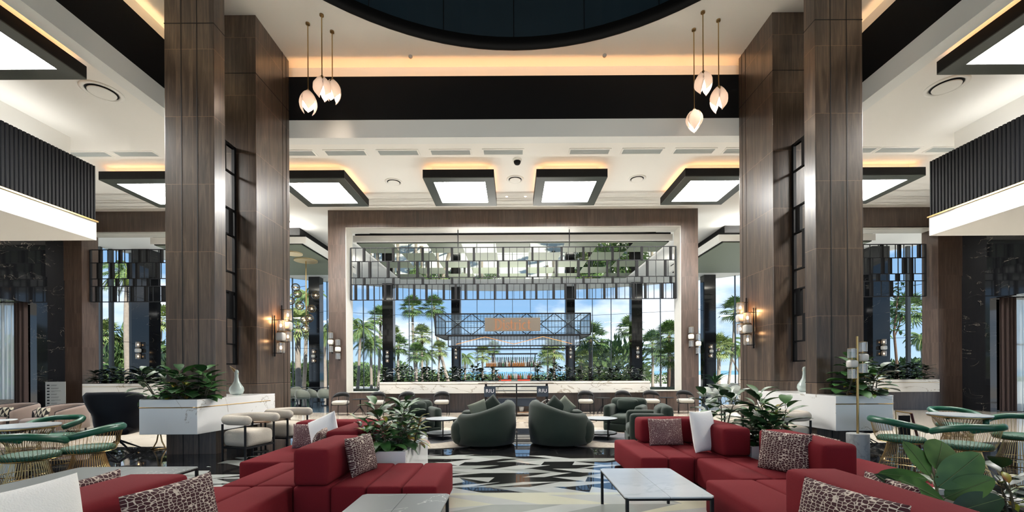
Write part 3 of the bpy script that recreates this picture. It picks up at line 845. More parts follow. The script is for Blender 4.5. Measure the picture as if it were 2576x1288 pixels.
for sx in (-1, 1):
    x = -5.97 if sx < 0 else 6.03
    t = thing('metal_lattice', 'narrow black metal lattice between the two %s columns' % ('left' if sx < 0 else 'right'), 'screen', (x, Yd(8.36), 1.67))
    L = Yd(9.40) - Yd(8.36); H = 4.66
    q = MB()
    for yy in (0.03, L - 0.03): q.box(-0.03, 0.03, yy - 0.03, yy + 0.03, 0, H)
    z = 0; r_ = random.Random(3); k = 0
    while z < H:
        q.box(-0.025, 0.025, 0, L, z, z + 0.03)
        h = r_.choice((0.42, 0.78, 0.55))
        q.box(-0.03, 0.03, (0.3, 0.55, 0.75)[k % 3] * L, (0.3, 0.55, 0.75)[k % 3] * L + 0.14, z, min(H, z + h))
        z += h; k += 1
    q.box(-0.025, 0.025, 0, L, H - 0.03, H)
    q.build('lattice_frame', BLACKM, t)

# ------------------------------------------------------------------ marble counters around the columns
def counter(poly, label):
    t = thing('marble_counter', label, 'counter', (0, 0, 0))
    q = MB(); q.prism(poly, 0.46, 1.05); q.build('marble_body', MWHITE, t, bevel=0.006)
    q = MB(); n = len(poly)
    cxm = sum(p[0] for p in poly) / n; cym = sum(p[1] for p in poly) / n
    for a, b in ((poly[0], poly[1]), (poly[1], poly[2])):
        q.tube([(a[0], a[1] - 0.001, 0.914), (b[0], b[1] - 0.001, 0.914)], 0.0085, 4)
    q.build('gold_strip', BRASS, t)
    return t
counter([(-6.34, Yd(7.4)), (-5.36, Yd(7.4)), (-5.12, Yd(9.2)), (-5.12, Yd(9.38)), (-6.5, Yd(9.38)), (-6.5, Yd(8.38)), (-5.47, Yd(8.38)), (-5.47, Yd(8.03)), (-6.5, Yd(8.03)), (-6.5, Yd(7.6))], 'white veined marble counter wrapped round the left columns, ceramic bird vase on it')
counter([(5.45, Yd(7.4)), (6.41, Yd(7.4)), (6.6, Yd(7.6)), (6.6, Yd(8.03)), (5.56, Yd(8.03)), (5.56, Yd(8.38)), (6.6, Yd(8.38)), (6.6, Yd(9.38)), (5.22, Yd(9.38)), (5.22, Yd(9.2))], 'white veined marble counter wrapped round the right columns behind the floor lamp')
t = thing('planter', 'long white marble planter full of dark fig plants below the central opening', 'planter', (0, Yd(15.7), 0))
q = MB(); q.box(-4.82, 4.9, 0, 0.42, 0.715, 1.13); q.box(-4.82, 4.9, 0.42, 0.95, 0.77, 1.13); q.build('marble_body', MWHITEB, t, bevel=0.008)
q = MB(); q.box(-4.7, 4.78, 0.12, 0.83, 1.13, 1.14); q.build('soil', SOIL, t)
q = MB(); q.box(-4.825, 4.905, -0.004, 0.01, 1.045, 1.055); q.build('gold_strip', BRASS, t)
for sx, xa, xb_ in ((-1, -15.5, -9.94), (1, 9.94, 15.3)):
    t = thing('planter', 'white marble planter with dark shrubs in the %s wall opening' % ('left' if sx < 0 else 'right'), 'planter', (0, Yd(15.7), 0))
    q = MB(); q.box(xa, xb_, 0, 0.42, 0.68, 1.13); q.box(xa, xb_, 0.42, 0.9, 0.905, 1.13); q.build('marble_body', MWHITEB, t, bevel=0.008)
    q = MB(); q.box(xa + 0.1, xb_ - 0.1, 0.12, 0.8, 1.13, 1.14); q.build('soil', SOIL, t)
    q = MB(); q.box(xa - 0.004, xb_ + 0.004, -0.004, 0.01, 1.02, 1.032); q.build('gold_strip', BRASS, t)

# ------------------------------------------------------------------ hanging bar lattices
def lattice(name, x0, x1, d, zs, fats, thins, label, rods=()):
    t = thing('hanging_lattice', label, 'screen', (0, Yd(d), zs[-1]))
    zb = zs[-1]; q = MB()
    for z in zs: q.box(x0, x1, -0.02, 0.02, z - zb - 0.014, z - zb + 0.014)
    for x in (x0, x1): q.box(x - 0.02, x + 0.02, -0.035, 0.035, 0, zs[0] - zb)
    q.build('lattice_frame', BLACKM, t)
    for r_, (lst, tl) in enumerate(zip(fats, thins)):
        for x in lst:
            q = MB(); q.box(x - 0.038, x + 0.038, -0.05, 0.05, zs[r_ + 1] - zb, zs[r_] - zb); q.build('black_fin', BLACK, t)
    q = MB()
    for r_, (lst, tl) in enumerate(zip(fats, thins)):
        for x in tl: q.box(x - 0.008, x + 0.008, -0.015, 0.015, zs[r_ + 1] - zb, zs[r_] - zb)
    q.build('thin_bars', BLACKM, t)
    for x in rods:
        q = MB(); q.cyl((x, 0, zs[0] - zb), (x, 0, 6.84 - zb), 0.018, n=8); q.build('hanging_rod', BLACKM, t)
    return t
DL = 16.5
cx = lambda v: X_(860 + v / 2.927, DL)
r1 = [162, 377, 594, 810, 972, 1187, 1402, 1617, 1777, 1992, 2207, 2420]
r2 = [122, 203, 338, 418, 553, 635, 770, 930, 1012, 1147, 1227, 1362, 1443, 1578, 1738, 1818, 1952, 2032, 2167, 2247, 2380]
r4 = [100, 188, 315, 404, 530, 620, 748, 836, 908, 997, 1123, 1212, 1340, 1428, 1555, 1643, 1715, 1803, 1930, 2018, 2145, 2232, 2357, 2446]
th1 = [100 + 54 * i for i in range(44)]
th2 = [146, 216, 265, 330, 350, 410, 486, 566, 600, 656, 708, 780, 860, 940, 962, 1078, 1160, 1294, 1380, 1500, 1560, 1590, 1680, 1750, 1882, 1970, 2090, 2180, 2310, 2400]
th4 = [60 + 43 * i for i in range(56)]
zs = [Z_(y, DL) for y in (626, 660, 701, 718, 757)]
lattice('hanging_lattice', -6.12, 6.14, DL, zs, [[cx(v) for v in r] for r in (r1, r2, r1, r4)], [[cx(v) for v in r] for r in (th1, th2, th1, th4)],
        'wide black metal lattice hanging in the central framed opening', (X_(1152, DL), X_(1432, DL)))
for sx, xa, xb_ in ((-1, -15.93, -9.95), (1, 9.95, 15.55)):
    r_ = random.Random(11 + sx); fats, thins = [], []
    for k in range(4):
        L = []; x = xa + r_.uniform(0.2, 0.5)
        while x < xb_ - 0.1:
            L.append(x); x += r_.choice((0.28, 0.52, 0.66, 0.75))
        fats.append(L); thins.append([xa + 0.32 * i + (0.1 if k % 2 else 0) for i in range(1, int((xb_ - xa) / 0.32))])
    zz = [Z_(y, DL) for y in ((627, 660, 700, 719, 758) if sx < 0 else (624, 658, 698, 716, 755))]
    lattice('hanging_lattice', xa, xb_, DL, zz, fats, thins, 'black metal lattice hanging in the %s wall opening' % ('left' if sx < 0 else 'right'))

# ------------------------------------------------------------------ ceiling light panels
def light_box(x0, d0, label, size=2.05, glow=True):
    w = size; y0_ = Yd(d0)
    t = thing('ceiling_light', label, 'ceiling light', (x0 + w / 2, y0_ + w / 2, 7.08), group=None)
    q = MB(); h = w / 2; b = 0.27; e_ = MB()
    for (a, b_, c, d) in ((-h, h, -h, -h + b), (-h, h, h - b, h), (-h, -h + b, -h + b, h - b), (h - b, h, -h + b, h - b)): q.box(a, b_, c, d, 0.0, 0.02)
    for (a, b_, c, d) in ((-h, h, -h, -h + 0.03), (-h, h, h - 0.03, h), (-h, -h + 0.03, -h + 0.03, h - 0.03), (h - 0.03, h, -h + 0.03, h - 0.03)): e_.box(a, b_, c, d, 0.02, 0.235)
    e_.box(-h, h, -h, h, 0.235, 0.245); e_.build('side_band', BLACK, t)
    q.build('frame', PANELG, t)
    q = MB(); q.box(-h + b - 0.02, h - b + 0.02, -h + b - 0.02, h - b + 0.02, 0.035, 0.06); q.build('diffuser', LPANEL, t)
    q = MB(); q.box(-h + 0.25, h - 0.25, -h + 0.25, h - 0.25, 0.245, ZL - 7.08); q.build('mount', WHITE, t)
    if glow:
        for (dx, dy, sx_, sy_) in ((0, -h + 0.1, 1.7, 0.05), (0, h - 0.1, 1.7, 0.05), (-h + 0.1, 0, 0.05, 1.7), (h - 0.1, 0, 0.05, 1.7)):
            area('panel_glow', (x0 + w / 2 + dx, y0_ + w / 2 + dy, 7.08 + 0.26), (PI, 0, 0), sx_, sy_, 1.0, (1.0, 0.50, 0.22))
    return t
light_box(-11.93, 12.6, 'square ceiling light, black rimmed, far left row end by the gallery')
light_box(-6.9, 12.6, 'square ceiling light, black rimmed, half hidden by the left columns')
light_box(-2.59, 12.6, 'square ceiling light, black rimmed, left of the two over the central opening')
light_box(0.69, 12.6, 'square ceiling light, black rimmed, right of the two over the central opening')
light_box(4.98, 12.6, 'square ceiling light, black rimmed, half hidden by the right columns')
light_box(9.86, 12.6, 'square ceiling light, black rimmed, far right row end by the gallery')
light_box(-10.12, 6.15, 'nearest square ceiling light cut off by the top left corner')
light_box(8.06, 6.15, 'nearest square ceiling light cut off by the top right corner')

def round_vent(x, d, z, label, r=0.3):
    t = thing('air_vent', label, 'vent', (x, Yd(d), z - 0.001))
    q = MB(); q.lathe([(r, 0.0), (r, -0.012), (r * 0.86, -0.03), (r * 0.76, -0.012), (r * 0.76, 0.0)], 36); q.build('rim', WHITE, t, smooth=True)
    q = MB(); q.lathe([(r * 0.74, -0.012), (r * 0.74, -0.013), (0.001, -0.013)], 36); q.build('dark_gap', BLACK, t)
    q = MB(); q.lathe([(r * 0.66, -0.03), (r * 0.64, -0.045), (0.001, -0.045)], 36); q.build('disc', WHITE, t, smooth=True, auto=30)
    return t
round_vent(-8.72, 9.3, ZL, 'round white ceiling vent at upper left by the gallery', 0.36)
round_vent(9.2, 9.26, ZL, 'round white ceiling vent at upper right by the gallery', 0.36)
round_vent(-3.75, 13.8, ZL, 'round white ceiling vent left of the central light panels', 0.27)
round_vent(0.08, 13.66, ZL, 'round white ceiling vent between the two central light panels', 0.27)
round_vent(3.89, 13.66, ZL, 'round white ceiling vent right of the central light panels', 0.27)
def slot_vent(px, label, w=1.06):
    x = X_(px, 11.95)
    t = thing('air_grille', label, 'vent', (x, Yd(11.95), ZL), group=None)
    q = MB(); h = w / 2
    for b in ((-h - .04, h + .04, -.16, -.12), (-h - .04, h + .04, .12, .16), (-h - .04, -h, -.12, .12), (h, h + .04, -.12, .12)): q.box(*b, -0.018, 0.0)
    q.build('rim', WHITE, t)
    q = MB(); q.box(-h, h, -.12, .12, -0.006, -0.001)
    for i in range(9): q.box(-h, h, -.115 + i * 0.026, -.107 + i * 0.026, -0.016, -0.006)
    q.build('grille', VENTM, t)
for px, lb in ((225, 'slot air grille farthest left, just above the left gallery'), (344, 'slot air grille left of the left columns, second from the left'),
               (742, 'slot air grille partly behind the left column, third from the left'), (871, 'slot air grille above the second light panel from the left'),
               (1003, 'slot air grille fifth from the left, left of the panel pair'), (1135, 'slot air grille over the left central light panel'),
               (1267, 'slot air grille nearest left of the small dome camera'), (1484, 'slot air grille over the right central light panel'),
               (1616, 'slot air grille right of the central panels'), (1747, 'slot air grille over the panel by the right columns'),
               (1873, 'slot air grille partly behind the right column'), (2150, 'slot air grille just emerging right of the right column'), (2259, 'slot air grille second from the right end'), (2386, 'slot air grille farthest right, just above the right gallery')):
    slot_vent(px, lb)
t = thing('dome_camera', 'small round black and white dome camera on the ceiling', 'camera', (X_(1302, 12.4), Yd(12.4), ZL))
q = MB(); q.lathe([(0.13, 0), (0.13, -0.03), (0.10, -0.05)], 24); q.build('base', WHITE, t, smooth=True)
q = MB(); q.lathe([(0.1, -0.05), (0.095, -0.09), (0.07, -0.13), (0.02, -0.15)], 24); q.build('dome', BLACK, t, smooth=True)
t = thing('dome_camera', 'small white dome camera on the ceiling left of the central opening', 'camera', (X_(748, 18.2), Yd(17.3), ZL))
q = MB(); q.lathe([(0.14, 0), (0.14, -0.04), (0.10, -0.07)], 20); q.build('base', BLACK, t, smooth=True)
q = MB(); q.lathe([(0.1, -0.07), (0.07, -0.12), (0.02, -0.14)], 20); q.build('dome', WHITE, t, smooth=True)
for px, lb in ((1035, 'left'), (1523, 'right')):
    t = thing('smoke_detector', 'small smoke detector on the upper ceiling, %s of centre' % lb, 'detector', (X_(px, 10.65), Yd(10.65), ZU))
    q = MB(); q.lathe([(0.05, 0), (0.05, -0.02), (0.03, -0.05), (0.001, -0.05)], 16); tagp = q.build('detector_body', plain('detector', (0.5, 0.47, 0.44), 0.5), t, smooth=True)
for px, lb in ((1275, 'left'), (1322, 'right')):
    t = thing('downlight', 'tiny lit downlight on the ceiling, %s one of the pair' % lb, 'light', (X_(px, 15.0), Yd(15.0), ZL))
    q = MB(); q.lathe([(0.05, 0), (0.05, -0.01), (0.001, -0.01)], 16); q.build('rim', WHITE, t)
    q = MB(); q.lathe([(0.036, -0.011), (0.001, -0.013)], 16); q.build('lamp', emit('downlight_lamp', (1, 0.85, 0.65), 6), t)

# ------------------------------------------------------------------ flower pendants
def pendant(px, ytop, D, yf0, yf1, label, turn):
    x = X_(px, D); z1 = Z_(yf1, D); H = (yf1 - yf0) / 1100.0 * D
    t = thing('flower_pendant', label, 'pendant light', (x, Yd(D), z1), turn)
    q = MB(); q.cyl((0, 0, H - 0.02), (0, 0, ZU - z1), 0.011, n=8); q.build('rod', BRASS, t)
    q = MB(); q.lathe([(0.045, ZU - z1 - 0.03), (0.045, ZU - z1)], 16); q.build('ceiling_cup', BRASSD, t)
    q = MB(); q.lathe([(0.012, H + 0.06), (0.03, H + 0.03), (0.04, H - 0.03), (0.02, H - 0.06)], 12); q.build('collar', BRASS, t, smooth=True)
    for k in range(4):
        a = k * PI / 2 + 0.3; q = MB(); rows = 9; cols = 6; vs_ = []
        drop = H * (1.0 if k % 2 == 0 else 0.82)
        for i in range(rows + 1):
            u = i / rows
            r = 0.16 * (math.sin(PI * min(1, u * 0.85 + 0.06)) ** 0.8) + 0.02 * (1 - u) + 0.02 * u
            ww = 1.02 * (math.sin(PI * min(1, u * 0.93 + 0.06)) ** 0.7)
            for j in range(cols + 1):
                v = (j / cols - 0.5) * 2
                b = a + v * ww * 0.85
                vs_.append((r * math.cos(b), r * math.sin(b), H - drop * u + 0.015 * v * v * u))
        fs = [(i * (cols + 1) + j, i * (cols + 1) + j + 1, (i + 1) * (cols + 1) + j + 1, (i + 1) * (cols + 1) + j) for i in range(rows) for j in range(cols)]
        q.add(vs_, fs); q.build('petal', PETAL, t, smooth=True, solid=0.008)
    q = MB(); q.ball((0, 0, H * 0.55), 0.055, 10, sz=1.4); q.build('bulb', FLOWERL, t, smooth=True)
    point('pendant_glow', (x, Yd(D), z1 + H * 0.42), 13.0, (1, 0.80, 0.62), 0.05)
pendant(777, 60, 9.63, 232, 290, 'flower pendant lowest of the left three, nearest the left columns', 0.2)
pendant(812, 37, 9.40, 197, 253, 'flower pendant middle of the left three, highest bloom', 1.0)
pendant(838, 80, 9.86, 205, 261, 'flower pendant rightmost of the left three', 0.6)
pendant(1748, 80, 9.86, 285, 337, 'flower pendant lowest of the right three, in front of the white band', 0.9)
pendant(1771, 36, 9.38, 190, 246, 'flower pendant highest of the right three', 0.1)
pendant(1810, 57, 9.6, 228, 288, 'flower pendant rightmost of the right three, nearest the right columns', 1.7)

# ------------------------------------------------------------------ wall lamps of stacked glass cylinders
def glass_stack(t, x, y, zs, r, kinds, n=14, lit=True, hh=0.11):
    for z, kd in zip(zs, kinds):
        if kd == 'c':
            q = MB(); prof = [(r, -hh), (r, hh)]
            vs_ = []
            for zz in (-hh, hh):
                for i in range(n): vs_.append((x + r * math.cos(2 * PI * i / n), y + r * math.sin(2 * PI * i / n), z + zz))
            q.add(vs_, [(i, (i + 1) % n, n + (i + 1) % n, n + i) for i in range(n)]); gc = q.build('glass_cylinder', GLASSF, t, smooth=True)
            if lit:
                q = MB(); q.ball((x, y, z), 0.028, 8, sz=1.6); q.build('bulb', BULB, gc, smooth=True)
                q = MB(); q.cyl((x, y, z - hh), (x, y, z - 0.04), 0.02, n=8); q.build('socket', BRASSD, gc)
        else:
            q = MB(); q.rbox((x, y, z), (r * 1.05, r * 1.05, hh * 0.85), r * 0.6, n=1); q.build('glass_ball', plain('frosted_glass', (0.62, 0.60, 0.56), 0.3), t, smooth=True)
        q = MB(); q.lathe([(r * 0.95, z + hh * 0.97), (r * 0.95, z + hh * 1.08)], 12, (x, y, 0)); q.build('ring', BRASSD, t)
def col_sconce(sx, D, zc, label):
    x = -5.51 if sx < 0 else 5.60
    s_ = -sx
    t = thing('wall_lamp', label, 'wall lamp', (x, Yd(D), zc))
    for k, (dy, z0, ks) in enumerate(((-0.20, -0.33, 'csc'), (0.10, -0.05, 'csc'))):
        q = MB()
        q.box(s_ * 0.03 - 0.012, s_ * 0.03 + 0.012, dy - 0.012, dy + 0.012, z0 - 0.22, z0 + 0.72)
        q.box(min(0, s_ * 0.2), max(0, s_ * 0.2), dy - 0.01, dy + 0.01, z0 - 0.15, z0 - 0.135)
        q.box(min(0, s_ * 0.2), max(0, s_ * 0.2), dy - 0.01, dy + 0.01, z0 + 0.61, z0 + 0.625)
        q.build('bracket', BLACKM, t)
        glass_stack(t, s_ * 0.17, dy, (z0 - 0.02, z0 + 0.235, z0 + 0.49), 0.085, ks, hh=0.115)
    point('lamp_glow', (x + s_ * 0.17, Yd(D) - 0.2, zc - 0.15), 5, (1, 0.50, 0.2), 0.06)
    point('lamp_glow', (x + s_ * 0.17, Yd(D) - 0.05, zc + 0.3), 5, (1, 0.50, 0.2), 0.06)
col_sconce(-1, 10.25, 2.42, 'lit wall lamp of stacked glass cylinders on the left column')
col_sconce(1, 10.35, 2.55, 'lit wall lamp of stacked glass cylinders on the right column')
def flat_sconce(x, y, zc, label, pairs, lit, r=0.085, hh=0.11, bracket=BLACKM):
    t = thing('wall_lamp', label, 'wall lamp', (x, y, zc))
    for (dx, z0) in pairs:
        q = MB(); q.box(dx - 0.02, dx + 0.02, -0.05, 0.0, z0 - 0.4, z0 + 0.4); q.build('bracket', bracket, t)
        glass_stack(t, dx, -0.14, (z0 - 0.25, z0, z0 + 0.25), r, 'csc', n=10, lit=lit, hh=hh)
flat_sconce(X_(843, 16.2), y0w, Z_(872, 16.2), 'unlit glass wall lamp on the left post of the central frame', ((-0.12, 0.13), (0.14, -0.13)), False)
flat_sconce(X_(1741, 16.2), y0w, Z_(863, 16.2), 'unlit glass wall lamp on the right post of the central frame', ((-0.12, 0.13), (0.14, -0.13)), False)

# black marble piers along the glazing, with small lamps
piers = [(367, 0.42, 'far left, behind the left planter', 882, True), (794, 0.34, 'left of the central frame', 898, True), (977, 0.36, 'behind the left end of the bar planter', 900, True),
         (1147, 0.33, 'left of the bar shelves', 893, True), (1432, 0.33, 'right of the bar shelves', 893, True), (1598, 0.36, 'behind the right end of the bar planter', 893, True),
         (1780, 0.36, 'right of the central frame', 891, True), (2201, 0.42, 'far right, behind the right planter', 885, True)]
for px, hw, lb, py, lamp in piers:
    D = hit(px) - 0.9
    x, y = X_(px, D), Yd(D)
    q = MB(); q.box(-hw, hw, -hw * 0.8, hw * 0.8, 0.004, ZL - 0.004); o = q.build('pier', MBLACK, loc=(x, y, 0)); tag(o, 'black marble pier at the glass wall, ' + lb, 'pier')
    t = thing('wall_lamp', 'small lit glass lamp on the marble pier ' + lb.replace('the bar planter', 'the bar planter'), 'wall lamp', (x, y - hw * 0.8, Z_(py + (py - 900) * 0, D)))
    q = MB(); q.box(-0.02, 0.02, -0.05, 0.0, -0.4, 0.4); q.build('bracket', BLACKM, t)
    glass_stack(t, 0, -0.13, (-0.28, 0, 0.28), 0.10, 'csc', n=8, lit=True, hh=0.12)

BUBBLE = glassmat('bubble', (0.93, 0.90, 0.84), 0.16)
# ------------------------------------------------------------------ bubble chandelier
D = 20.0
xc = X_(769, D)
t = thing('chandelier', 'brass chandelier of clear glass bubbles hanging at left before the glass wall', 'chandelier', (xc, Yd(D), 0))
ztop = 6.63
q = MB(); q.lathe([(0.5, ztop - 0.05), (0.5, ztop)], 32); q.build('canopy', plain('canopy_gold', (0.75, 0.60, 0.35), 0.3, 0.6), t, smooth=True, auto=30)
q = MB(); q.cyl((0, 0, Z_(825, D)), (0, 0, ztop), 0.022, n=8); q.build('rod', BRASS, t)
for (px, py) in ((738, 722), (750, 741), (791, 743), (737, 760), (759, 772), (784, 778), (763, 806), (781, 803), (772, 830)):
    bx, bz = X_(px, D) - xc, Z_(py, D)
    by = random.Random(px).uniform(-0.25, 0.25)
    q = MB(); q.tube([(0, 0, bz + 0.02), (bx, by, bz)], 0.01, 6); q.build('arm', BRASSD, t)
    q = MB(); q.ball((bx, by, bz), 0.19, 16); gb = q.build('glass_bubble', BUBBLE, t, smooth=True)
    q = MB(); q.lathe([(0.185, -0.006), (0.195, 0), (0.185, 0.006)], 20, (bx, by, bz)); q.build('ring', BRASSD, gb)
    q = MB(); q.ball((bx, by, bz), 0.045, 8); q.build('bulb', BULB, gb, smooth=True)
t = thing('ceiling_light', 'round gold disc light on the sage ceiling at left', 'ceiling light', (X_(738, 18.8), Yd(18.8), 6.63))
q = MB(); q.lathe([(0.36, -0.05), (0.36, 0)], 28); q.build('disc', plain('disc_gold', (0.85, 0.70, 0.45), 0.3, 0.3), t)
# ------------------------------------------------------------------ red modular sofas
ZS, ZK = 0.385, 0.75
def sofa(label, seats, backs):
    t = thing('modular_sofa', label, 'sofa', (0, 0, 0))
    for (x0, x1, d0, d1) in seats:
        y0_, y1_ = Yd(d0), Yd(d1)
        q = MB(); q.rbox(((x0 + x1) / 2, (y0_ + y1_) / 2, ZS / 2 + 0.02), ((x1 - x0) / 2 - 0.003, (y1_ - y0_) / 2 - 0.003, ZS / 2 - 0.02), 0.035, 0.012, n=3)
        q.build('seat_block', RED, t, smooth=True)
    for (x0, x1, d0, d1) in backs:
        y0_, y1_ = Yd(d0), Yd(d1)
        q = MB(); q.rbox(((x0 + x1) / 2, (y0_ + y1_) / 2, (ZS + ZK) / 2 + 0.004), ((x1 - x0) / 2 - 0.004, (y1_ - y0_) / 2 - 0.004, (ZK - ZS) / 2), 0.045, 0.016, n=4)
        q.build('back_block', RED, t, smooth=True)
    return t
sofa('red modular sofa with stepped blocks on the left of the lounge',
     [(-1.80, -1.45, 4.25, 5.38), (-1.45, -1.10, 4.25, 5.38), (-1.10, -0.75, 4.25, 5.38), (-2.165, -1.80, 4.25, 5.38),
      (-2.575, -2.165, 4.33, 5.45), (-2.92, -2.575, 4.33, 5.45), (-2.575, -2.165, 2.9, 4.32), (-2.575, -2.165, 1.5, 2.9), (-3.3, -2.575, 2.9, 4.32), (-3.3, -2.575, 1.5, 2.9),
      (-3.45, -2.8, 5.46, 6.95), (-2.8, -2.165, 5.46, 6.95), (-2.165, -1.96, 5.39, 6.95)],
     [(-2.165, -1.81, 4.25, 5.22), (-2.40, -1.97, 5.54, 6.5), (-3.30, -2.02, 6.56, 6.95), (-2.88, -2.42, 1.8, 3.28)])
sofa('red modular sofa with stepped blocks on the right of the lounge',
     [(1.62, 1.98, 5.59, 7.1), (1.98, 2.32, 5.59, 7.1), (2.32, 2.68, 4.49, 5.58), (2.32, 2.68, 5.59, 7.1), (2.68, 3.06, 4.49, 5.58), (2.68, 3.06, 5.59, 7.1),
      (1.95, 2.45, 3.3, 4.48), (2.45, 3.06, 3.3, 4.48), (1.95, 2.45, 1.8, 3.3), (2.45, 3.06, 1.8, 3.3), (3.07, 3.43, 4.34, 5.52), (3.44, 4.36, 4.34, 5.52), (3.07, 4.30, 3.78, 4.33)],
     [(1.95, 3.05, 6.7, 7.1), (2.68, 3.05, 5.6, 6.7), (3.07, 3.43, 4.34, 5.52), (2.05, 2.46, 1.8, 3.34)])

def pillow(name, w, h, th, mat_, label, loc, rot, cat='cushion', group=None, nu=14):
    q = MB(); N = nu; top, bot = [], []
    def P(u, v, s_):
        ex = 1 - 0.05 * (1 - v * v) * abs(u); ey = 1 - 0.05 * (1 - u * u) * abs(v)
        z = s_ * th / 2 * max(0, (1 - u ** 4) * (1 - v ** 4)) ** 0.55
        return (u * w / 2 * ex, v * h / 2 * ey, z)
    vs_ = []
    for s_ in (1, -1):
        for i in range(N + 1):
            for j in range(N + 1):
                vs_.append(P(math.sin((i / N * 2 - 1) * PI / 2), math.sin((j / N * 2 - 1) * PI / 2), s_))
    fs = []
    K = (N + 1) ** 2
    for i in range(N):
        for j in range(N):
            a = i * (N + 1) + j
            fs.append((a, a + N + 1, a + N + 2, a + 1)); fs.append((K + a, K + a + 1, K + a + N + 2, K + a + N + 1))
    q.add(vs_, fs)
    o = q.build(name, mat_, smooth=True)
    o.location = loc; o.rotation_euler = rot
    return tag(o, label, cat, group)
def lean(px0, py0, D, w, h, yaw, tilt, mat_, label, th=0.15, roll=0.0):
    """a cushion standing on its lower edge; yaw 0 faces the camera, tilt leans its top away"""
    q = pillow('cushion', w, h, th, mat_, label, (X_(px0, D), Yd(D), Z_(py0, D)), (0, 0, 0))
    R = Matrix.Rotation(yaw, 4, 'Z') @ Matrix.Rotation(PI / 2 - tilt, 4, 'X') @ Matrix.Rotation(roll, 4, 'Z')
    q.rotation_euler = R.to_euler()
    return q
def stand(x, D, w, h, yaw, tilt, mat_, label, th=0.15, roll=0.0, z=None):
    q = lean(1290, 938, 1, w, h, yaw, tilt, mat_, label, th, roll)
    zz = (ZS + 0.012 if z is None else z) + (h / 2 * math.cos(roll) + w / 2 * abs(math.sin(roll))) * math.cos(tilt) - 0.008
    q.location = (x, Yd(D), zz)
    return q
# left sofa
stand(-2.22, 2.86, 0.62, 0.40, PI / 2 - 0.15, 0.20, KNIT, 'large patterned cushion with cream loops leaning on the nearest left backrest', 0.16)
stand(-1.68, 4.82, 0.46, 0.42, PI / 2 - 0.25, 0.22, KNIT, 'patterned cushion with cream loops on the left sofa beside the planter', 0.14)
stand(-2.52, 5.62, 0.46, 0.40, -PI / 2 + 0.25, 0.35, KNIT, 'patterned cushion half hidden behind the raised middle block of the left sofa', 0.13)
stand(-3.02, 6.42, 0.44, 0.36, 0.1, 0.2, KNIT2, 'patterned cushion at the far back of the left sofa behind the white one', 0.13)
stand(-2.66, 6.12, 0.46, 0.44, -0.3, 0.25, LINEN, 'white cushion tilted on its corner at the far end of the left sofa', 0.15, 0.42)
stand(-2.18, 6.45, 0.30, 0.36, 0.0, 0.2, KNIT2, 'small patterned cushion beside the tilted white one on the left sofa', 0.12)
stand(-2.26, 2.0, 0.56, 0.60, PI / 2 - 0.05, 0.16, LINEN, 'large white cushion in the bottom left corner, cut off by the frame', 0.14)
stand(-2.98, 3.08, 0.42, 0.40, -PI / 2 + 0.1, 0.15, KNIT, 'patterned cushion corner just showing behind the large white one at lower left', 0.12)
# right sofa
stand(2.26, 6.52, 0.52, 0.40, 0.05, 0.20, KNIT2, 'rectangular patterned cushion against the far backrest of the right sofa')
stand(2.60, 6.00, 0.42, 0.56, 0.45, 0.18, LINEN, 'tall white cushion at the inner corner of the right sofa', 0.15)
stand(2.95, 4.78, 0.52, 0.44, -PI / 2 + 0.55, 0.22, KNIT, 'patterned cushion leaning on the middle block of the right sofa', 0.15)
stand(3.55, 4.95, 0.50, 0.36, PI / 2 - 0.1, 0.15, KNIT, 'patterned cushion behind the middle block of the right sofa, only its top showing', 0.13)
stand(1.93, 2.55, 0.62, 0.42, -PI / 2 + 0.2, 0.22, KNIT, 'large patterned cushion on the nearest block of the right sofa', 0.17)
stand(2.62, 3.02, 0.46, 0.36, PI / 2 - 0.1, 0.15, KNIT, 'patterned cushion behind the nearest right block beside the big leaves', 0.14)

# ------------------------------------------------------------------ low rectangular tables
def slab_table(name, label, x0, x1, d0, d1, ztop, top, seam_axis, cat='coffee table', leg=0.03, clip=0.03):
    y0_, y1_ = Yd(d0), Yd(d1); w, l = x1 - x0, y1_ - y0_
    t = thing(name, label, cat, ((x0 + x1) / 2, (y0_ + y1_) / 2, 0))
    hx, hy = w / 2, l / 2; c = clip; g = 0.0018
    def pc(ax0, ax1, ay0, ay1, outer):
        P = []
        return [(ax0, ay0), (ax1, ay0), (ax1, ay1), (ax0, ay1)]
    if seam_axis == 'x':
        a = [(-hx + c, -hy), (-g, -hy), (-g, hy), (-hx + c, hy), (-hx, hy - c), (-hx, -hy + c)]
        b = [(g, -hy), (hx - c, -hy), (hx, -hy + c), (hx, hy - c), (hx - c, hy), (g, hy)]
    else:
        a = [(-hx + c, -hy), (hx - c, -hy), (hx, -hy + c), (hx, -g), (-hx, -g), (-hx, -hy + c)]
        b = [(-hx, g), (hx, g), (hx, hy - c), (hx - c, hy), (-hx + c, hy), (-hx, hy - c)]
    for P in (a, b):
        q = MB(); q.prism(P, ztop - 0.014, ztop); q.build('table_top', top, t, bevel=0.002)
    q = MB(); r = leg
    for (a_, b_, c_, d_) in ((-hx + .01, hx - .01, -hy + .01, -hy + .035), (-hx + .01, hx - .01, hy - .035, hy - .01), (-hx + .01, -hx + .035, -hy + .01, hy - .01), (hx - .035, hx - .01, -hy + .01, hy - .01)):
        q.box(a_, b_, c_, d_, ztop - 0.036, ztop - 0.0145)
    q.build('apron', BLACKM, t)
    for sx in (-1, 1):
        for sy in (-1, 1):
            q = MB(); q.cbox((sx * (hx - 0.022), sy * (hy - 0.022), (ztop - 0.015) / 2), (0.014, 0.014, (ztop - 0.015) / 2)); q.build('leg', BLACKM, t, bevel=0.004)
    return t
slab_table('coffee_table', 'white marble coffee table with black legs in front of the right sofa', 0.965, 1.75, 3.80, 4.93, 0.40, MTOP, 'x')
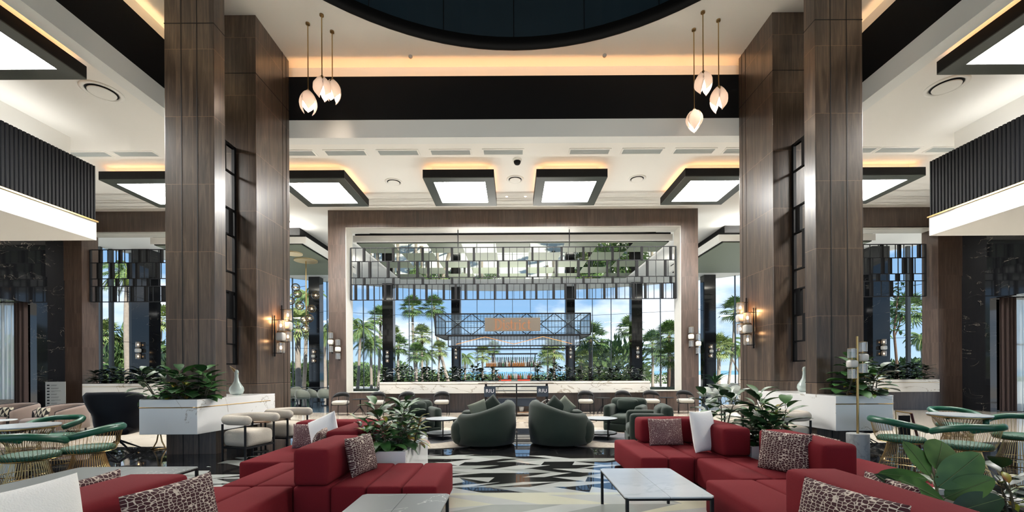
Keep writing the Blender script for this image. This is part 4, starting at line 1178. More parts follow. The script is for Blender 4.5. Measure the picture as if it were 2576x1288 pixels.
slab_table('coffee_table', 'grey marble coffee table at the bottom centre before the left sofa', -1.36, -0.58, 2.6, 3.95, 0.40, MGREY, 'x')
slab_table('coffee_table', 'long grey marble table behind the nearest left backrest', -5.1, -3.70, 3.4, 5.15, 0.40, MGREY, 'x')

# ------------------------------------------------------------------ rugs, round two-tier tables
def rug(x, D, r, label):
    q = MB(); rr = random.Random(int(r * 100 + D)); n = 72
    q.prism([(r * math.cos(2 * PI * i / n), r * math.sin(2 * PI * i / n)) for i in range(n)], 0.006, 0.016, 0)
    q.prism([(r * (0.62 + 0.1 * math.sin(5 * 2 * PI * i / n) + 0.05 * math.sin(13 * 2 * PI * i / n)) * math.cos(2 * PI * i / n), r * (0.5 + 0.12 * math.cos(4 * 2 * PI * i / n)) * math.sin(2 * PI * i / n)) for i in range(n)], 0.016, 0.0175, 1)
    o = q.build('round_rug', [RUG, RUGD], loc=(x, Yd(D), 0)); return tag(o, label, 'rug')
rug(-1.75, 9.95, 1.45, 'round beige and grey rug under the left green seating group')
rug(2.05, 9.95, 1.45, 'round beige and grey rug under the right green seating group')
def tier_table(x, D, label):
    t = thing('side_table', label, 'side table', (x, Yd(D), 0.0175))
    for z, nm, r in ((0.44, 'table_top', 0.36), (0.13, 'shelf', 0.345)):
        q = MB(); q.lathe([(r - 0.012, z - 0.004), (r - 0.012, z + 0.004)], 40); q.build(nm, MTOP, t)
        q = MB(); q.lathe([(r - 0.02, z - 0.024), (r, z - 0.024), (r, z + 0.003), (r - 0.011, z + 0.003), (r - 0.011, z - 0.004)], 40); q.build('rim', BLACKM, t, smooth=True, auto=30)
    for k in range(3):
        a = -PI / 2 + 0.25 + k * 2 * PI / 3
        q = MB(); q.cyl((0.33 * math.cos(a), 0.33 * math.sin(a), 0), (0.33 * math.cos(a), 0.33 * math.sin(a), 0.42), 0.016, n=8); q.build('leg', BLACKM, t, smooth=True, auto=40)
    return t
tier_table(-1.61, 9.75, 'round white two-tier side table with black rim left of the green barrel chairs')
tier_table(1.92, 9.65, 'round white two-tier side table with black rim right of the green barrel chairs')

# ------------------------------------------------------------------ green barrel chairs and blocky armchairs
def barrel(x, D, mir, label):
    t = thing('swivel_chair', label, 'armchair', (x, Yd(D), 0.0))
    hi, lo = 0.90, 0.66
    f = lambda u: lo + (hi - lo) * (0.5 - 0.5 * math.cos(PI * min(1, max(0, (u - 0.12) / 0.62)))) - (0.08 if u > 0.97 else 0)
    q = MB(); q.lathe([(0.40, 0.0), (0.42, 0.02), (0.42, 0.06)], 32); q.build('swivel_base', BLACKM, t)
    a0, a1 = math.radians(205), math.radians(395)
    if mir: a0, a1 = math.radians(335), math.radians(145)
    q = MB(); q.arcwall(0.42, 0.62, a0, a1, 0.05, f, n=36, bulge=0.03); o = q.build('backrest', GREENV, t, smooth=True)
    s_ = -1 if mir else 1
    q = MB(); q.rbox((-0.40 * s_, -0.12, 0.29), (0.24, 0.30, 0.245), 0.14, 0.03, n=3); q.build('side_pad', GREENV, t, smooth=True)
    q = MB(); q.rbox((0, 0.12, 0.27), (0.46, 0.44, 0.17), 0.13, 0.02, n=3); q.build('seat', GREENV, t, smooth=True)
    q = MB(); q.rbox((-0.36 * s_, 0.26, 0.60), (0.14, 0.17, 0.07), 0.07, 0.01, n=2); q.build('arm_pad', GREENV, t, smooth=True)
    return t
barrel(-0.60, 9.05, False, 'dark green velvet barrel chair seen from behind, left of the centre gap')
barrel(0.95, 9.05, True, 'dark green velvet barrel chair seen from behind, right of the centre gap')
def put(x, D, z, w, h, yaw, tilt, mat_, label, roll=0.0, th=0.14):
    q = lean(1290, 938, 1, w, h, yaw, tilt, mat_, label, th, roll); q.location = (x, Yd(D), z); return q
put(-0.72, 9.15, 0.69, 0.40, 0.38, 0.3, 0.3, CUSHG, 'speckled sage cushion in the left green barrel chair', 0.35)
put(-0.47, 9.2, 0.76, 0.40, 0.38, -0.3, 0.3, GREENV, 'dark green cushion standing on its corner in the left barrel chair', 0.75)
put(0.86, 9.15, 0.74, 0.40, 0.38, 0.3, 0.3, GREENV, 'dark green cushion in the right green barrel chair', 0.75)
put(1.06, 9.22, 0.74, 0.38, 0.36, -0.3, 0.3, CUSHG, 'speckled sage cushion on its corner in the right barrel chair', 0.8)
def blockchair(x, D, rz, label):
    t = thing('green_armchair', label, 'armchair', (x, Yd(D), 0.0), rz)
    for sx in (-1, 1):
        q = MB(); q.rbox((sx * 0.38, 0.02, 0.33), (0.09, 0.38, 0.32), 0.07, 0.01); q.build('armrest', GREENV, t, smooth=True)
    q = MB(); q.rbox((0, 0.36, 0.42), (0.44, 0.11, 0.38), 0.09, 0.02); q.build('backrest', GREENV, t, smooth=True)
    q = MB(); q.rbox((0, -0.02, 0.30), (0.30, 0.36, 0.11), 0.07, 0.02); q.build('seat', GREENV, t, smooth=True)
    q = MB(); q.rbox((0, 0.26, 0.62), (0.26, 0.07, 0.15), 0.06, 0.02); q.build('back_cushion', GREENV, t, smooth=True)
    q = MB(); q.rbox((0, 0.0, 0.12), (0.42, 0.40, 0.09), 0.03); q.build('plinth', GREENV, t, smooth=True)
    return t
blockchair(-2.25, 10.3, 0.5, 'dark green armchair behind the central planter leaves at left')
blockchair(2.78, 10.9, -0.5, 'farther dark green armchair right of the round table, facing the entrance')
blockchair(2.72, 9.0, -1.75, 'nearer dark green armchair partly hidden by the right red sofa')
# ------------------------------------------------------------------ brass wire chairs and tables
def wire_chair(label, loc, rz, group='brass wire chairs with green leather'):
    t = thing('wire_chair', label, 'chair', loc, rz, group)     # open side towards -Y
    q = MB(); n = 48
    for i in range(n):
        a = 2 * PI * i / n
        q.tube([(0.27 * math.cos(a), 0.27 * math.sin(a), 0.004), (0.195 * math.cos(a), 0.195 * math.sin(a), 0.22), (0.155 * math.cos(a), 0.155 * math.sin(a), 0.40)], 0.0032, 4)
    for r, z in ((0.272, 0.006), (0.158, 0.40), (0.232, 0.12)):
        q.tube([(r * math.cos(2 * PI * i / 40), r * math.sin(2 * PI * i / 40), z) for i in range(40)], 0.0055, 5, closed=True)
    q.build('wire_base', BRASS, t)
    q = MB(); q.lathe([(0.16, 0.395), (0.24, 0.40), (0.275, 0.425), (0.285, 0.455), (0.265, 0.482), (0.18, 0.492), (0.001, 0.49)], 40); q.build('seat', GREENLW, t, smooth=True)
    rail = []; half = math.radians(118); m_ = 34
    for i in range(m_ + 1):
        u = i / m_ * 2 - 1; a = PI / 2 + u * half
        r = 0.335 + 0.012 * abs(u)
        rail.append(Vector((r * math.cos(a), r * math.sin(a) + 0.02, 0.735 - 0.11 * max(0, abs(u) - 0.30) ** 1.4 / 0.6)))
    q = MB(); q.tube(rail, 0.040, 12, round_ends=True, flat=1.15); q.build('back_rail', GREENL, t, smooth=True)
    q = MB(); k = 34
    for i in range(k + 1):
        u = (i / k * 2 - 1) * 0.97; a = PI / 2 + u * half; r = 0.335 + 0.012 * abs(u)
        zt = 0.735 - 0.11 * max(0, abs(u) - 0.30) ** 1.4 / 0.6 - 0.02
        q.tube([(0.275 * math.cos(a), 0.275 * math.sin(a), 0.415), (0.31 * math.cos(a), 0.31 * math.sin(a), 0.50), (r * math.cos(a), r * math.sin(a) + 0.02, zt)], 0.0025, 4)
    for z, r in ((0.415, 0.277),):
        q.tube([(r * math.cos(2 * PI * i / 40), r * math.sin(2 * PI * i / 40), z) for i in range(40)], 0.005, 5, closed=True)
    q.build('wire_back', BRASS, t)
    return t
def wire_table(label, x, D, h=0.735, r=0.40):
    t = thing('wire_table', label, 'table', (x, Yd(D), 0.0))
    q = MB(); q.lathe([(r - 0.03, h - 0.028), (r - 0.004, h - 0.022), (r, h - 0.010), (r - 0.006, h)], 48); q.build('table_top', MTOP, t, smooth=True, auto=30)
    q = MB(); q.lathe([(r - 0.05, h - 0.042), (r - 0.012, h - 0.042), (r - 0.012, h - 0.026), (r - 0.05, h - 0.026)], 48); q.build('brass_rim', BRASS, t)
    q = MB(); n = 48
    for i in range(n):
        a = 2 * PI * i / n; b = a + 0.35
        q.tube([(0.27 * math.cos(a), 0.27 * math.sin(a), 0.004), (0.17 * math.cos(a), 0.17 * math.sin(a), h * 0.42), (0.17 * math.cos(a), 0.17 * math.sin(a), h * 0.60), (0.33 * math.cos(a), 0.33 * math.sin(a), h - 0.05)], 0.004, 4)
    for rr, z in ((0.272, 0.006), (0.172, h * 0.51), (0.335, h - 0.05)):
        q.tube([(rr * math.cos(2 * PI * i / 40), rr * math.sin(2 * PI * i / 40), z) for i in range(40)], 0.006, 5, closed=True)
    q.build('wire_base', BRASS, t)
    return t
wire_table('round marble topped brass wire table at the left edge', -7.35, 6.55)
wire_table('round marble topped brass wire table at right between green chairs', 7.53, 7.4)
WC = []
wc0 = wire_chair('green leather brass wire chair at the left edge, seen from behind', (-6.2, Yd(5.6), 0), PI)
def wcp(x, D, rz, label): dup(wc0, (x, Yd(D), 0), rz, label, 'brass wire chairs with green leather')
wc0['label'] = 'green leather brass wire chair at the left edge, back rail towards the camera'
wcp(-5.98, 6.15, -PI / 2 + 0.45, 'green leather brass wire chair nearest the grey marble table at left')
wcp(-7.75, 7.35, 0.1, 'green leather brass wire chair mostly hidden behind the left wire table')
wcp(5.86, 6.62, PI / 2 - 0.25, 'green leather brass wire chair left of the right wire table')
wcp(6.20, 6.02, PI + 0.05, 'green leather brass wire chair in front of the right wire table, seen from behind')
wcp(7.85, 6.80, -PI / 2 + 0.35, 'green leather brass wire chair right of the right wire table')
wcp(8.22, 8.12, 0.0, 'green leather brass wire chair mostly hidden behind the right wire table')
wcp(7.15, 5.75, PI + 0.6, 'green leather brass wire chair at the right edge, cut off by the frame')

# ------------------------------------------------------------------ boucle chairs
def boucle(label, loc, rz, group='cream boucle chairs'):
    t = thing('boucle_chair', label, 'chair', loc, rz, group)      # opens towards -Y
    q = MB(); pts_ = []
    for i in range(25):
        a = math.radians(-28 + 236 * i / 24)
        pts_.append((0.31 * math.cos(a), 0.29 * math.sin(a) + 0.0, 0.69))
    pts_ = [(0.30, -0.30, 0.69)] + pts_[3:-3] + [(-0.30, -0.30, 0.69)]
    q.tube(pts_, 0.082, 14, round_ends=True); q.build('back_roll', BOUCLE, t, smooth=True)
    q = MB(); q.rbox((0, -0.02, 0.37), (0.27, 0.28, 0.135), 0.07, 0.02, n=4); q.build('seat', BOUCLE, t, smooth=True)
    for sx in (-1, 1):
        for sy in (-1, 1):
            q = MB(); q.cyl((sx * 0.30, sy * 0.24 - 0.03, 0), (sx * 0.30, sy * 0.24 - 0.03, 0.62), 0.018, n=10); q.build('leg', BLACKM, t, smooth=True, auto=40)
    q = MB()
    for sx in (-1, 1): q.box(sx * 0.30 - 0.014, sx * 0.30 + 0.014, -0.27, 0.21, 0.205, 0.235)
    for sy in (-0.27, 0.21): q.box(-0.30, 0.30, sy - 0.014, sy + 0.014, 0.205, 0.235)
    q.build('frame', BLACKM, t)
    return t
b0 = boucle('cream boucle chair nearest at the left marble counter', (-4.72, Yd(7.75), 0), PI / 2 - 0.25)
dup(b0, (-4.62, Yd(8.85), 0), PI / 2 - 0.15, 'cream boucle chair farther back at the left marble counter', 'cream boucle chairs')
dup(b0, (4.88, Yd(7.85), 0), -PI / 2 + 0.2, 'cream boucle chair at the right marble counter behind the planter leaves', 'cream boucle chairs')
dup(b0, (4.75, Yd(8.95), 0), -PI / 2 + 0.1, 'cream boucle chair farther back at the right marble counter', 'cream boucle chairs')
t = thing('side_table', 'small brown topped side table between the two left boucle chairs', 'side table', (-4.80, Yd(8.3), 0))
q = MB(); q.lathe([(0.17, 0.56), (0.17, 0.585)], 28); q.build('table_top', OAK, t)
q = MB(); q.cyl((0, 0, 0), (0, 0, 0.56), 0.015, n=8); q.build('pole', BLACKM, t); q = MB(); q.lathe([(0.13, 0), (0.13, 0.012)], 24); q.build('base', BLACKM, t)
t = thing('side_table', 'small table with curved dark brass foot beside the left counter', 'side table', (X_(398, 8.6), Yd(8.6), 0))
q = MB(); q.lathe([(0.20, 0.44), (0.20, 0.455)], 28); q.build('table_top', TABLEK, t)
q = MB()
for s_ in (-1, 1):
    q.tube([(s_ * 0.16, 0, 0.012), (s_ * 0.12, 0, 0.03), (s_ * 0.05, 0, 0.16), (s_ * 0.015, 0, 0.34), (s_ * 0.01, 0, 0.44)], 0.012, 8)
q.tube([(-0.17, 0, 0.012), (0.17, 0, 0.012)], 0.012, 8); q.tube([(0, -0.12, 0.012), (0, 0.12, 0.012)], 0.012, 8)
q.build('foot', BRASSD, t, smooth=True)

# ------------------------------------------------------------------ black wing chairs on star bases
def wing(label, x, D, rz, sc=1.0):
    t = thing('wing_chair', label, 'swivel chair', (x, Yd(D), 0), rz); t.scale = (sc, sc, sc)
    q = MB(); rows = 16; cols = 18; vs_ = []
    for i in range(rows + 1):
        u = i / rows; z = 0.34 + 0.76 * u
        WK = ((0, .20), (.06, .29), (.15, .335), (.3, .345), (.42, .335), (.55, .37), (.75, .42), (.92, .435), (.97, .42), (1.0, .38))
        for (ua, wa), (ub, wb_) in zip(WK[:-1], WK[1:]):
            if ua <= u <= ub: w = wa + (wb_ - wa) * (u - ua) / (ub - ua)
        dep = 0.30 - 0.06 * u
        notch = 1.0
        for j in range(cols + 1):
            v = j / cols * 2 - 1
            x_ = w * math.sin(v * PI / 2 * 0.98) * notch
            y_ = 0.30 + 0.10 * u - dep * (1 - math.cos(v * PI / 2 * 0.98)) * (1.15 if u > 0.5 else 1.3)
            zz = z + (-0.05 * (abs(v) ** 3) if u > 0.9 else 0) + 0.03 * (1 - v * v) * (1 - u) * 0
            vs_.append((x_, y_, zz))
    q.add(vs_, [(i * (cols + 1) + j, i * (cols + 1) + j + 1, (i + 1) * (cols + 1) + j + 1, (i + 1) * (cols + 1) + j) for i in range(rows) for j in range(cols)])
    q.build('shell', BLACKL, t, smooth=True, solid=0.04)
    q = MB(); q.rbox((0, 0.02, 0.40), (0.27, 0.28, 0.075), 0.06, 0.02); q.build('seat', BLACKL, t, smooth=True)
    q = MB(); q.cyl((0, 0.04, 0.18), (0, 0.04, 0.36), 0.035, n=14); q.cyl((0, 0.04, 0.34), (0, 0.04, 0.37), 0.16, n=18); q.build('stem', BLACKM, t, smooth=True, auto=40)
    for k in range(4):
        a = PI / 4 + k * PI / 2 + 0.2
        q = MB(); q.tube([(0.02 * math.cos(a), 0.04 + 0.02 * math.sin(a), 0.20), (0.36 * math.cos(a), 0.04 + 0.36 * math.sin(a), 0.012)], [0.02, 0.012], 8); q.build('leg', BLACKM, t, smooth=True)
    return t
wing('black leather wing swivel chair at left, seen from behind, beside the marble counter', -7.62, 8.45, PI + 0.28, 1.05)
wing('low dark swivel chair at right beyond the marble counter', 7.1, 8.9, -2.6, 0.72)

# ------------------------------------------------------------------ taupe armchairs with black piping
def taupe(label, x, D, rz):
    t = thing('barrel_armchair', label, 'armchair', (x, Yd(D), 0), rz, 'taupe armchairs at left')
    f = lambda u: 0.72 - 0.15 * (abs(u * 2 - 1) ** 3)
    q = MB(); q.arcwall(0.48, 0.60, math.radians(-25), math.radians(205), 0.12, f, n=36); bk = q.build('backrest', TAUPE, t, smooth=True)
    q = MB(); P = []
    for i in range(37):
        u = i / 36; a = math.radians(-25 + 230 * u); P.append((0.55 * math.cos(a), 0.55 * math.sin(a), f(u) + 0.002))
    P = [(P[0][0], P[0][1] - 0.02, 0.14)] + P + [(P[-1][0], P[-1][1] - 0.02, 0.14)]
    q.tube(P, 0.009, 6); q.build('piping', BLACKL, bk)
    q = MB(); q.rbox((0, -0.08, 0.29), (0.45, 0.44, 0.12), 0.09, 0.02); q.build('seat', TAUPE, t, smooth=True)
    for sx in (-1, 1):
        q = MB(); q.box(sx * 0.52 - 0.015, sx * 0.52 + 0.015, -0.30, -0.26, 0, 0.40); q.build('leg', BLACKM, t)
        q = MB(); q.box(sx * 0.40 - 0.015, sx * 0.40 + 0.015, 0.36, 0.39, 0, 0.14); q.build('leg', BLACKM, t)
    return t
taupe('taupe velvet armchair with black piping, right of the two at the left edge', X_(140, 11.0), 11.0, -0.35)
taupe('taupe velvet armchair with black piping, cut off by the left edge', X_(12, 11.3), 11.3, -0.15)
put(X_(115, 10.95), 10.85, 0.53, 0.50, 0.26, -0.3, 0.25, TRI, 'black and cream triangle cushion on the right taupe armchair', 0.0, 0.10)
put(X_(30, 11.3), 11.1, 0.53, 0.48, 0.26, -0.1, 0.25, TRI, 'black and cream triangle cushion on the left taupe armchair', 0.0, 0.10)
t = thing('side_table', 'small round white table between the taupe armchairs and the wire table', 'side table', (X_(-8, 9.7), Yd(9.7), 0))
q = MB(); q.lathe([(0.28, 0.46), (0.29, 0.475), (0.28, 0.48)], 32); q.build('table_top', MTOP, t); q = MB(); q.cyl((0, 0, 0.01), (0, 0, 0.46), 0.02, n=10); q.lathe([(0.18, 0), (0.18, 0.012)], 24); q.build('stand', BLACKM, t)

# ------------------------------------------------------------------ menu board, easel frame
t = thing('menu_board', 'grey standing board with a column of small icons before the marble wall', 'sign', (X_(137, 15.3), Yd(15.3), 0), 0.25)
q = MB(); q.box(-0.28, 0.28, 0, 0.03, 0.05, 1.22); q.build('board', plain('board_grey', (0.30, 0.31, 0.30), 0.4, 0.3), t)
q = MB()
for i in range(9):
    q.box(-0.235, -0.165, -0.004, 0, 1.12 - i * 0.105 - 0.045, 1.12 - i * 0.105, 0)
    q.box(-0.12, 0.05 + 0.05 * (i % 3), -0.003, 0, 1.10 - i * 0.105, 1.108 - i * 0.105, 0); q.box(-0.12, -0.02 + 0.05 * ((i + 1) % 3), -0.003, 0, 1.075 - i * 0.105, 1.081 - i * 0.105, 0)
q.build('icons', BLACKM, t)
q = MB(); q.box(-0.25, 0.25, -0.15, 0.18, 0, 0.05); q.build('foot', BLACKM, t)
t = thing('easel_frame', 'leaning dark red and brass easel frame behind the right wire chairs', 'easel', (X_(2290, 8.3), Yd(8.3), 0))
q = MB()
q.tube([(0.0, 0, 0.66), (0.17, 0, 0.0)], 0.022, 6); q.build('red_side', plain('oxblood', (0.09, 0.012, 0.015), 0.4), t)
q = MB(); q.tube([(-0.25, 0.05, 0.70), (0.0, 0.0, 0.66)], 0.012, 6); q.tube([(-0.25, 0.05, 0.70), (-0.22, 0.05, 0.0)], 0.01, 6); q.build('brass_rail', BRASS, t)
q = MB(); q.box(-0.23, -0.02, 0.0, 0.02, 0.2, 0.62); q.build('panel', BLACKM, t)

# ------------------------------------------------------------------ chairs and small tables along the bar planter
def wallchair(label, loc, rz, group='black chairs with pale seats along the bar planter'):
    t = thing('dining_chair', label, 'chair', loc, rz, group)      # faces -Y
    q = MB(); q.rbox((0, -0.02, 0.44), (0.245, 0.24, 0.065), 0.055, 0.01); q.build('seat', SEATG, t, smooth=True)
    q = MB(); vs_ = []; n = 16
    for i in range(n + 1):
        u = i / n * 2 - 1; a = PI / 2 + u * math.radians(78)
        r = 0.28; x_ = r * math.cos(a) * 1.0; y_ = r * math.sin(a) * 0.95
        top = 0.80 - 0.16 * abs(u) ** 2.4; bot = 0.655 - 0.045 * abs(u)
        vs_ += [(x_, y_, bot), (x_, y_, top)]
    q.add(vs_, [(2 * i, 2 * i + 2, 2 * i + 3, 2 * i + 1) for i in range(n)])
    q.build('backrest', BLACKM, t, smooth=True, solid=0.022)
    for sx in (-1, 1):
        q = MB(); q.tube([(sx * 0.27, -0.24, 0), (sx * 0.265, -0.20, 0.40), (sx * 0.272, 0.0, 0.64)], 0.013, 8); q.build('leg', BLACKM, t, smooth=True)
        q = MB(); q.tube([(sx * 0.17, 0.26, 0), (sx * 0.15, 0.22, 0.40), (sx * 0.13, 0.255, 0.70)], 0.013, 8); q.build('leg', BLACKM, t, smooth=True)
    q = MB(); q.box(-0.26, 0.26, -0.21, -0.19, 0.355, 0.38); q.box(-0.15, 0.15, 0.2, 0.22, 0.355, 0.38)
    for sx in (-1, 1): q.box(sx * 0.21 - 0.01, sx * 0.21 + 0.01, -0.2, 0.2, 0.355, 0.38)
    q.build('frame', BLACKM, t)
    return t
chs = [(855, 'farthest left, against the left post of the frame'), (946, 'second from the left, under the left end of the marble'), (1021, 'third from the left, behind the planter leaves'), (1109, 'fourth from the left, above the left two-tier table'),
       (1471, 'fourth from the right, nearest the cart'), (1565, 'third from the right'), (1636, 'second from the right, between two tripod tables'), (1721, 'farthest right, against the right post')]
w0 = None
for px, lb in chs:
    loc = (X_(px, 15.3), Yd(15.3), 0); lab = 'black chair with pale seat, ' + lb
    if w0 is None: w0 = wallchair(lab, loc, 0.12)
    else: dup(w0, loc, 0.12 if px < 1290 else -0.12, lab, 'black chairs with pale seats along the bar planter')
def tripod(label, loc, group='black tripod tables'):
    t = thing('tripod_table', label, 'side table', loc, 0, group)
    q = MB(); q.lathe([(0.27, 0.54), (0.27, 0.555)], 28); q.build('table_top', BLACKM, t)
    q = MB(); q.cyl((0, 0, 0.22), (0, 0, 0.54), 0.022, n=8); q.build('pole', BLACKM, t)
    for k in range(3):
        a = PI / 2 + k * 2 * PI / 3 + 0.0
        q = MB(); q.tube([(0.0, 0, 0.30), (0.27 * math.cos(a), 0.27 * math.sin(a), 0.01)], 0.014, 6); q.build('leg', BLACKM, t)
    return t
t0 = tripod('black tripod table between the two leftmost bar chairs', (X_(904, 15.35), Yd(15.35), 0))
for px, lb in ((1064, 'black tripod table left of the fourth bar chair'), (1514, 'black tripod table right of the chair nearest the cart'), (1674, 'black tripod table left of the farthest right bar chair')):
    dup(t0, (X_(px, 15.35), Yd(15.35), 0), 0, lb, 'black tripod tables')

# ------------------------------------------------------------------ floor lamp
t = thing('floor_lamp', 'brass floor lamp with stacked glass shades on a marble drum', 'floor lamp', (X_(2155, 7.0), Yd(7.0), 0))
q = MB(); q.lathe([(0.148, 0), (0.15, 0.006), (0.15, 0.47), (0.146, 0.476)], 40); q.build('marble_base', CONCRETE, t, smooth=True, auto=30)
q = MB(); q.cyl((0, 0, 0.476), (0, 0, 2.03), 0.017, n=14); q.build('pole', BRASS, t, smooth=True, auto=40)
for (x_, zz) in ((-0.085, (1.43, 1.59, 1.76)), (0.085, (1.52, 1.69, 1.86))):
    q = MB(); q.tube([(0, 0, zz[0] - 0.08), (x_, 0, zz[0] - 0.08)], 0.008, 6); q.tube([(x_, 0, zz[0] - 0.08), (x_, 0, zz[2] - 0.05)], 0.006, 6); q.build('arm', BRASS, t)
    glass_stack(t, x_, 0, zz, 0.062, 'csc', n=14, lit=False, hh=0.075)

# ------------------------------------------------------------------ ceramic birds
def bird(label, x, D, rz, sc=1.0):
    t = thing('bird_vase', label, 'vase', (x, Yd(D), 1.05), rz); t.scale = (sc, sc, sc)
    q = MB(); q.lathe([(0.075, 0), (0.115, 0.03), (0.135, 0.09), (0.125, 0.15), (0.085, 0.21), (0.048, 0.28), (0.034, 0.36), (0.036, 0.43), (0.040, 0.47), (0.03, 0.50), (0.005, 0.515)], 28); q.build('body', CERAMIC, t, smooth=True)
    q = MB(); q.tube([(0.03, 0, 0.42), (-0.02, 0, 0.475), (-0.07, 0, 0.53), (-0.13, 0, 0.59)], [0.02, 0.036, 0.022, 0.006], 10); q.build('beak', CERGOLD, t, smooth=True)
    return t
bird('pale celadon bird vase with open beak on the left marble counter', X_(593, 8.95), 8.95, 0.1, 1.0)
bird('pale celadon bird vase half hidden behind the right column edge', X_(2022, 8.9), 8.9, PI - 0.4, 1.0)

# ------------------------------------------------------------------ drinks cart
t = thing('drinks_cart', 'long dark drinks cart with two lettered boards in front of the bar planter', 'cart', (X_(1297, 14.9), Yd(14.75), 0))
q = MB(); q.box(-1.28, 1.24, -0.28, 0.28, 1.085, 1.105); q.build('counter_top', plain('cart_top', (0.16, 0.12, 0.09), 0.2), t)
q = MB()
for x_ in (-1.03, 0.0, 1.02):
    for y_ in (-0.25, 0.25): q.box(x_ - 0.02, x_ + 0.02, y_ - 0.02, y_ + 0.02, 0.05, 1.085)
for z in (0.68, 0.84, 0.98):
    for y_ in (-0.25, 0.25): q.box(-1.03, 1.02, y_ - 0.01, y_ + 0.01, z, z + 0.018)
q.build('frame', BLACKM, t)
q = MB(); q.box(-0.62, 0.66, -0.24, 0.24, 0.34, 0.60); q.build('lower_cabinet', NAVY, t)
q = MB(); q.box(-0.62, 0.66, -0.24, 0.24, 0.12, 0.15); q.build('bottom_shelf', OAK, t)
q = MB(); q.box(-1.0, 1.0, -0.2, 0.2, 0.85, 0.862); q.build('glass_shelf', MTOP, t)
q = MB(); q.box(-0.95, 0.95, -0.25, -0.245, 0.9, 1.08); q.build('glass_guard', GLASS, t)
for x_ in (-0.88, 0.86):
    q = MB(); q.box(x_ - 0.19, x_ + 0.19, -0.31, -0.285, 0.66, 1.0); b_ = q.build('letter_board', NAVY, t)
    fd = bpy.data.curves.new('lettering', 'FONT'); fd.body = 'RIU'; fd.size = 0.17; fd.align_x = 'CENTER'; fd.extrude = 0.003; fd.space_character = 1.1
    fo = bpy.data.objects.new('lettering', fd); COL.objects.link(fo)
    dg = bpy.context.evaluated_depsgraph_get(); me = bpy.data.meshes.new_from_object(fo.evaluated_get(dg)); bpy.data.objects.remove(fo)
    me.materials.clear(); me.materials.append(LETTER)
    lo = bpy.data.objects.new('lettering', me); COL.objects.link(lo); lo.parent = b_; lo.location = (x_, -0.314, 0.80); lo.rotation_euler = (PI / 2, 0, 0)
for x_ in (-1.02, 1.04):
    q = MB(); q.tube([(x_ + 0.27 * math.cos(2 * PI * i / 32), -0.2, 0.285 + 0.27 * math.sin(2 * PI * i / 32)) for i in range(32)], 0.016, 6, closed=True)
    for k in range(8):
        a = PI * k / 8; q.cyl((x_ - 0.27 * math.cos(a), -0.2, 0.285 - 0.27 * math.sin(a)), (x_ + 0.27 * math.cos(a), -0.2, 0.285 + 0.27 * math.sin(a)), 0.006, n=5)
    q.ball((x_, -0.2, 0.285), 0.035, 8); q.build('wheel', CHROME, t, smooth=True)
o = None
q = MB(); q.lathe([(0.06, 0), (0.09, 0.16), (0.08, 0.16), (0.055, 0.01)], 20); o = q.build('ice_bucket', WHITE, loc=(X_(1309, 14.9), Yd(14.7), 0.15), smooth=True); tag(o, 'small white bucket on the bottom shelf of the drinks cart', 'bucket')
# ------------------------------------------------------------------ plants
def stem_plant(name, label, cat, loc, H, n, L, W, mat_leaf, seed, spread=0.55, group=None, lean_=0.0, mats2=None, stems=1, rz=0.0, droop=0.8):
    t = thing(name, label, cat, loc, rz, group)
    r_ = random.Random(seed)
    f = MB(); s_ = MB()
    for k in range(stems):
        ang = r_.uniform(0, 6.28); off = 0.0 if stems == 1 else r_.uniform(0.03, 0.10)
        bx, by = off * math.cos(ang), off * math.sin(ang)
        tx, ty = bx + lean_ * math.cos(ang) * H, by + lean_ * math.sin(ang) * H
        hk = H * r_.uniform(0.75, 1.0)
        s_.tube([(bx, by, 0), ((bx + tx) / 2, (by + ty) / 2, hk * 0.5), (tx, ty, hk * 0.86)], [0.010, 0.008, 0.004], 6)
        m_ = n // stems
        for i in range(m_):
            u = (i + 0.5) / m_; z = hk * (0.06 + 0.84 * u)
            a = i * 2.4 + r_.uniform(-0.3, 0.3) + k
            up = 0.15 + 1.1 * u ** 2 + r_.uniform(-0.15, 0.25)
            d = Vector((math.cos(a), math.sin(a), up)).normalized()
            p = Vector((bx + (tx - bx) * z / hk, by + (ty - by) * z / hk, z))
            pet = L * 0.22
            s_.tube([p, p + d * pet], 0.0035, 4)
            mi = 0 if mats2 is None else (1 if r_.random() < 0.35 else 0)
            f.leaf(p + d * pet, d, (0, 0, 1), L * r_.uniform(0.8, 1.1) * (1 - 0.25 * u), 1.3 * W * r_.uniform(0.8, 1.1) * (1 - 0.2 * u), droop * r_.uniform(0.6, 1.2), mi, nl=5)
    f.build('leaves', [mat_leaf] + ([mats2] if mats2 else []), t, smooth=True)
    s_.build('stem', STEM, t)
    return t
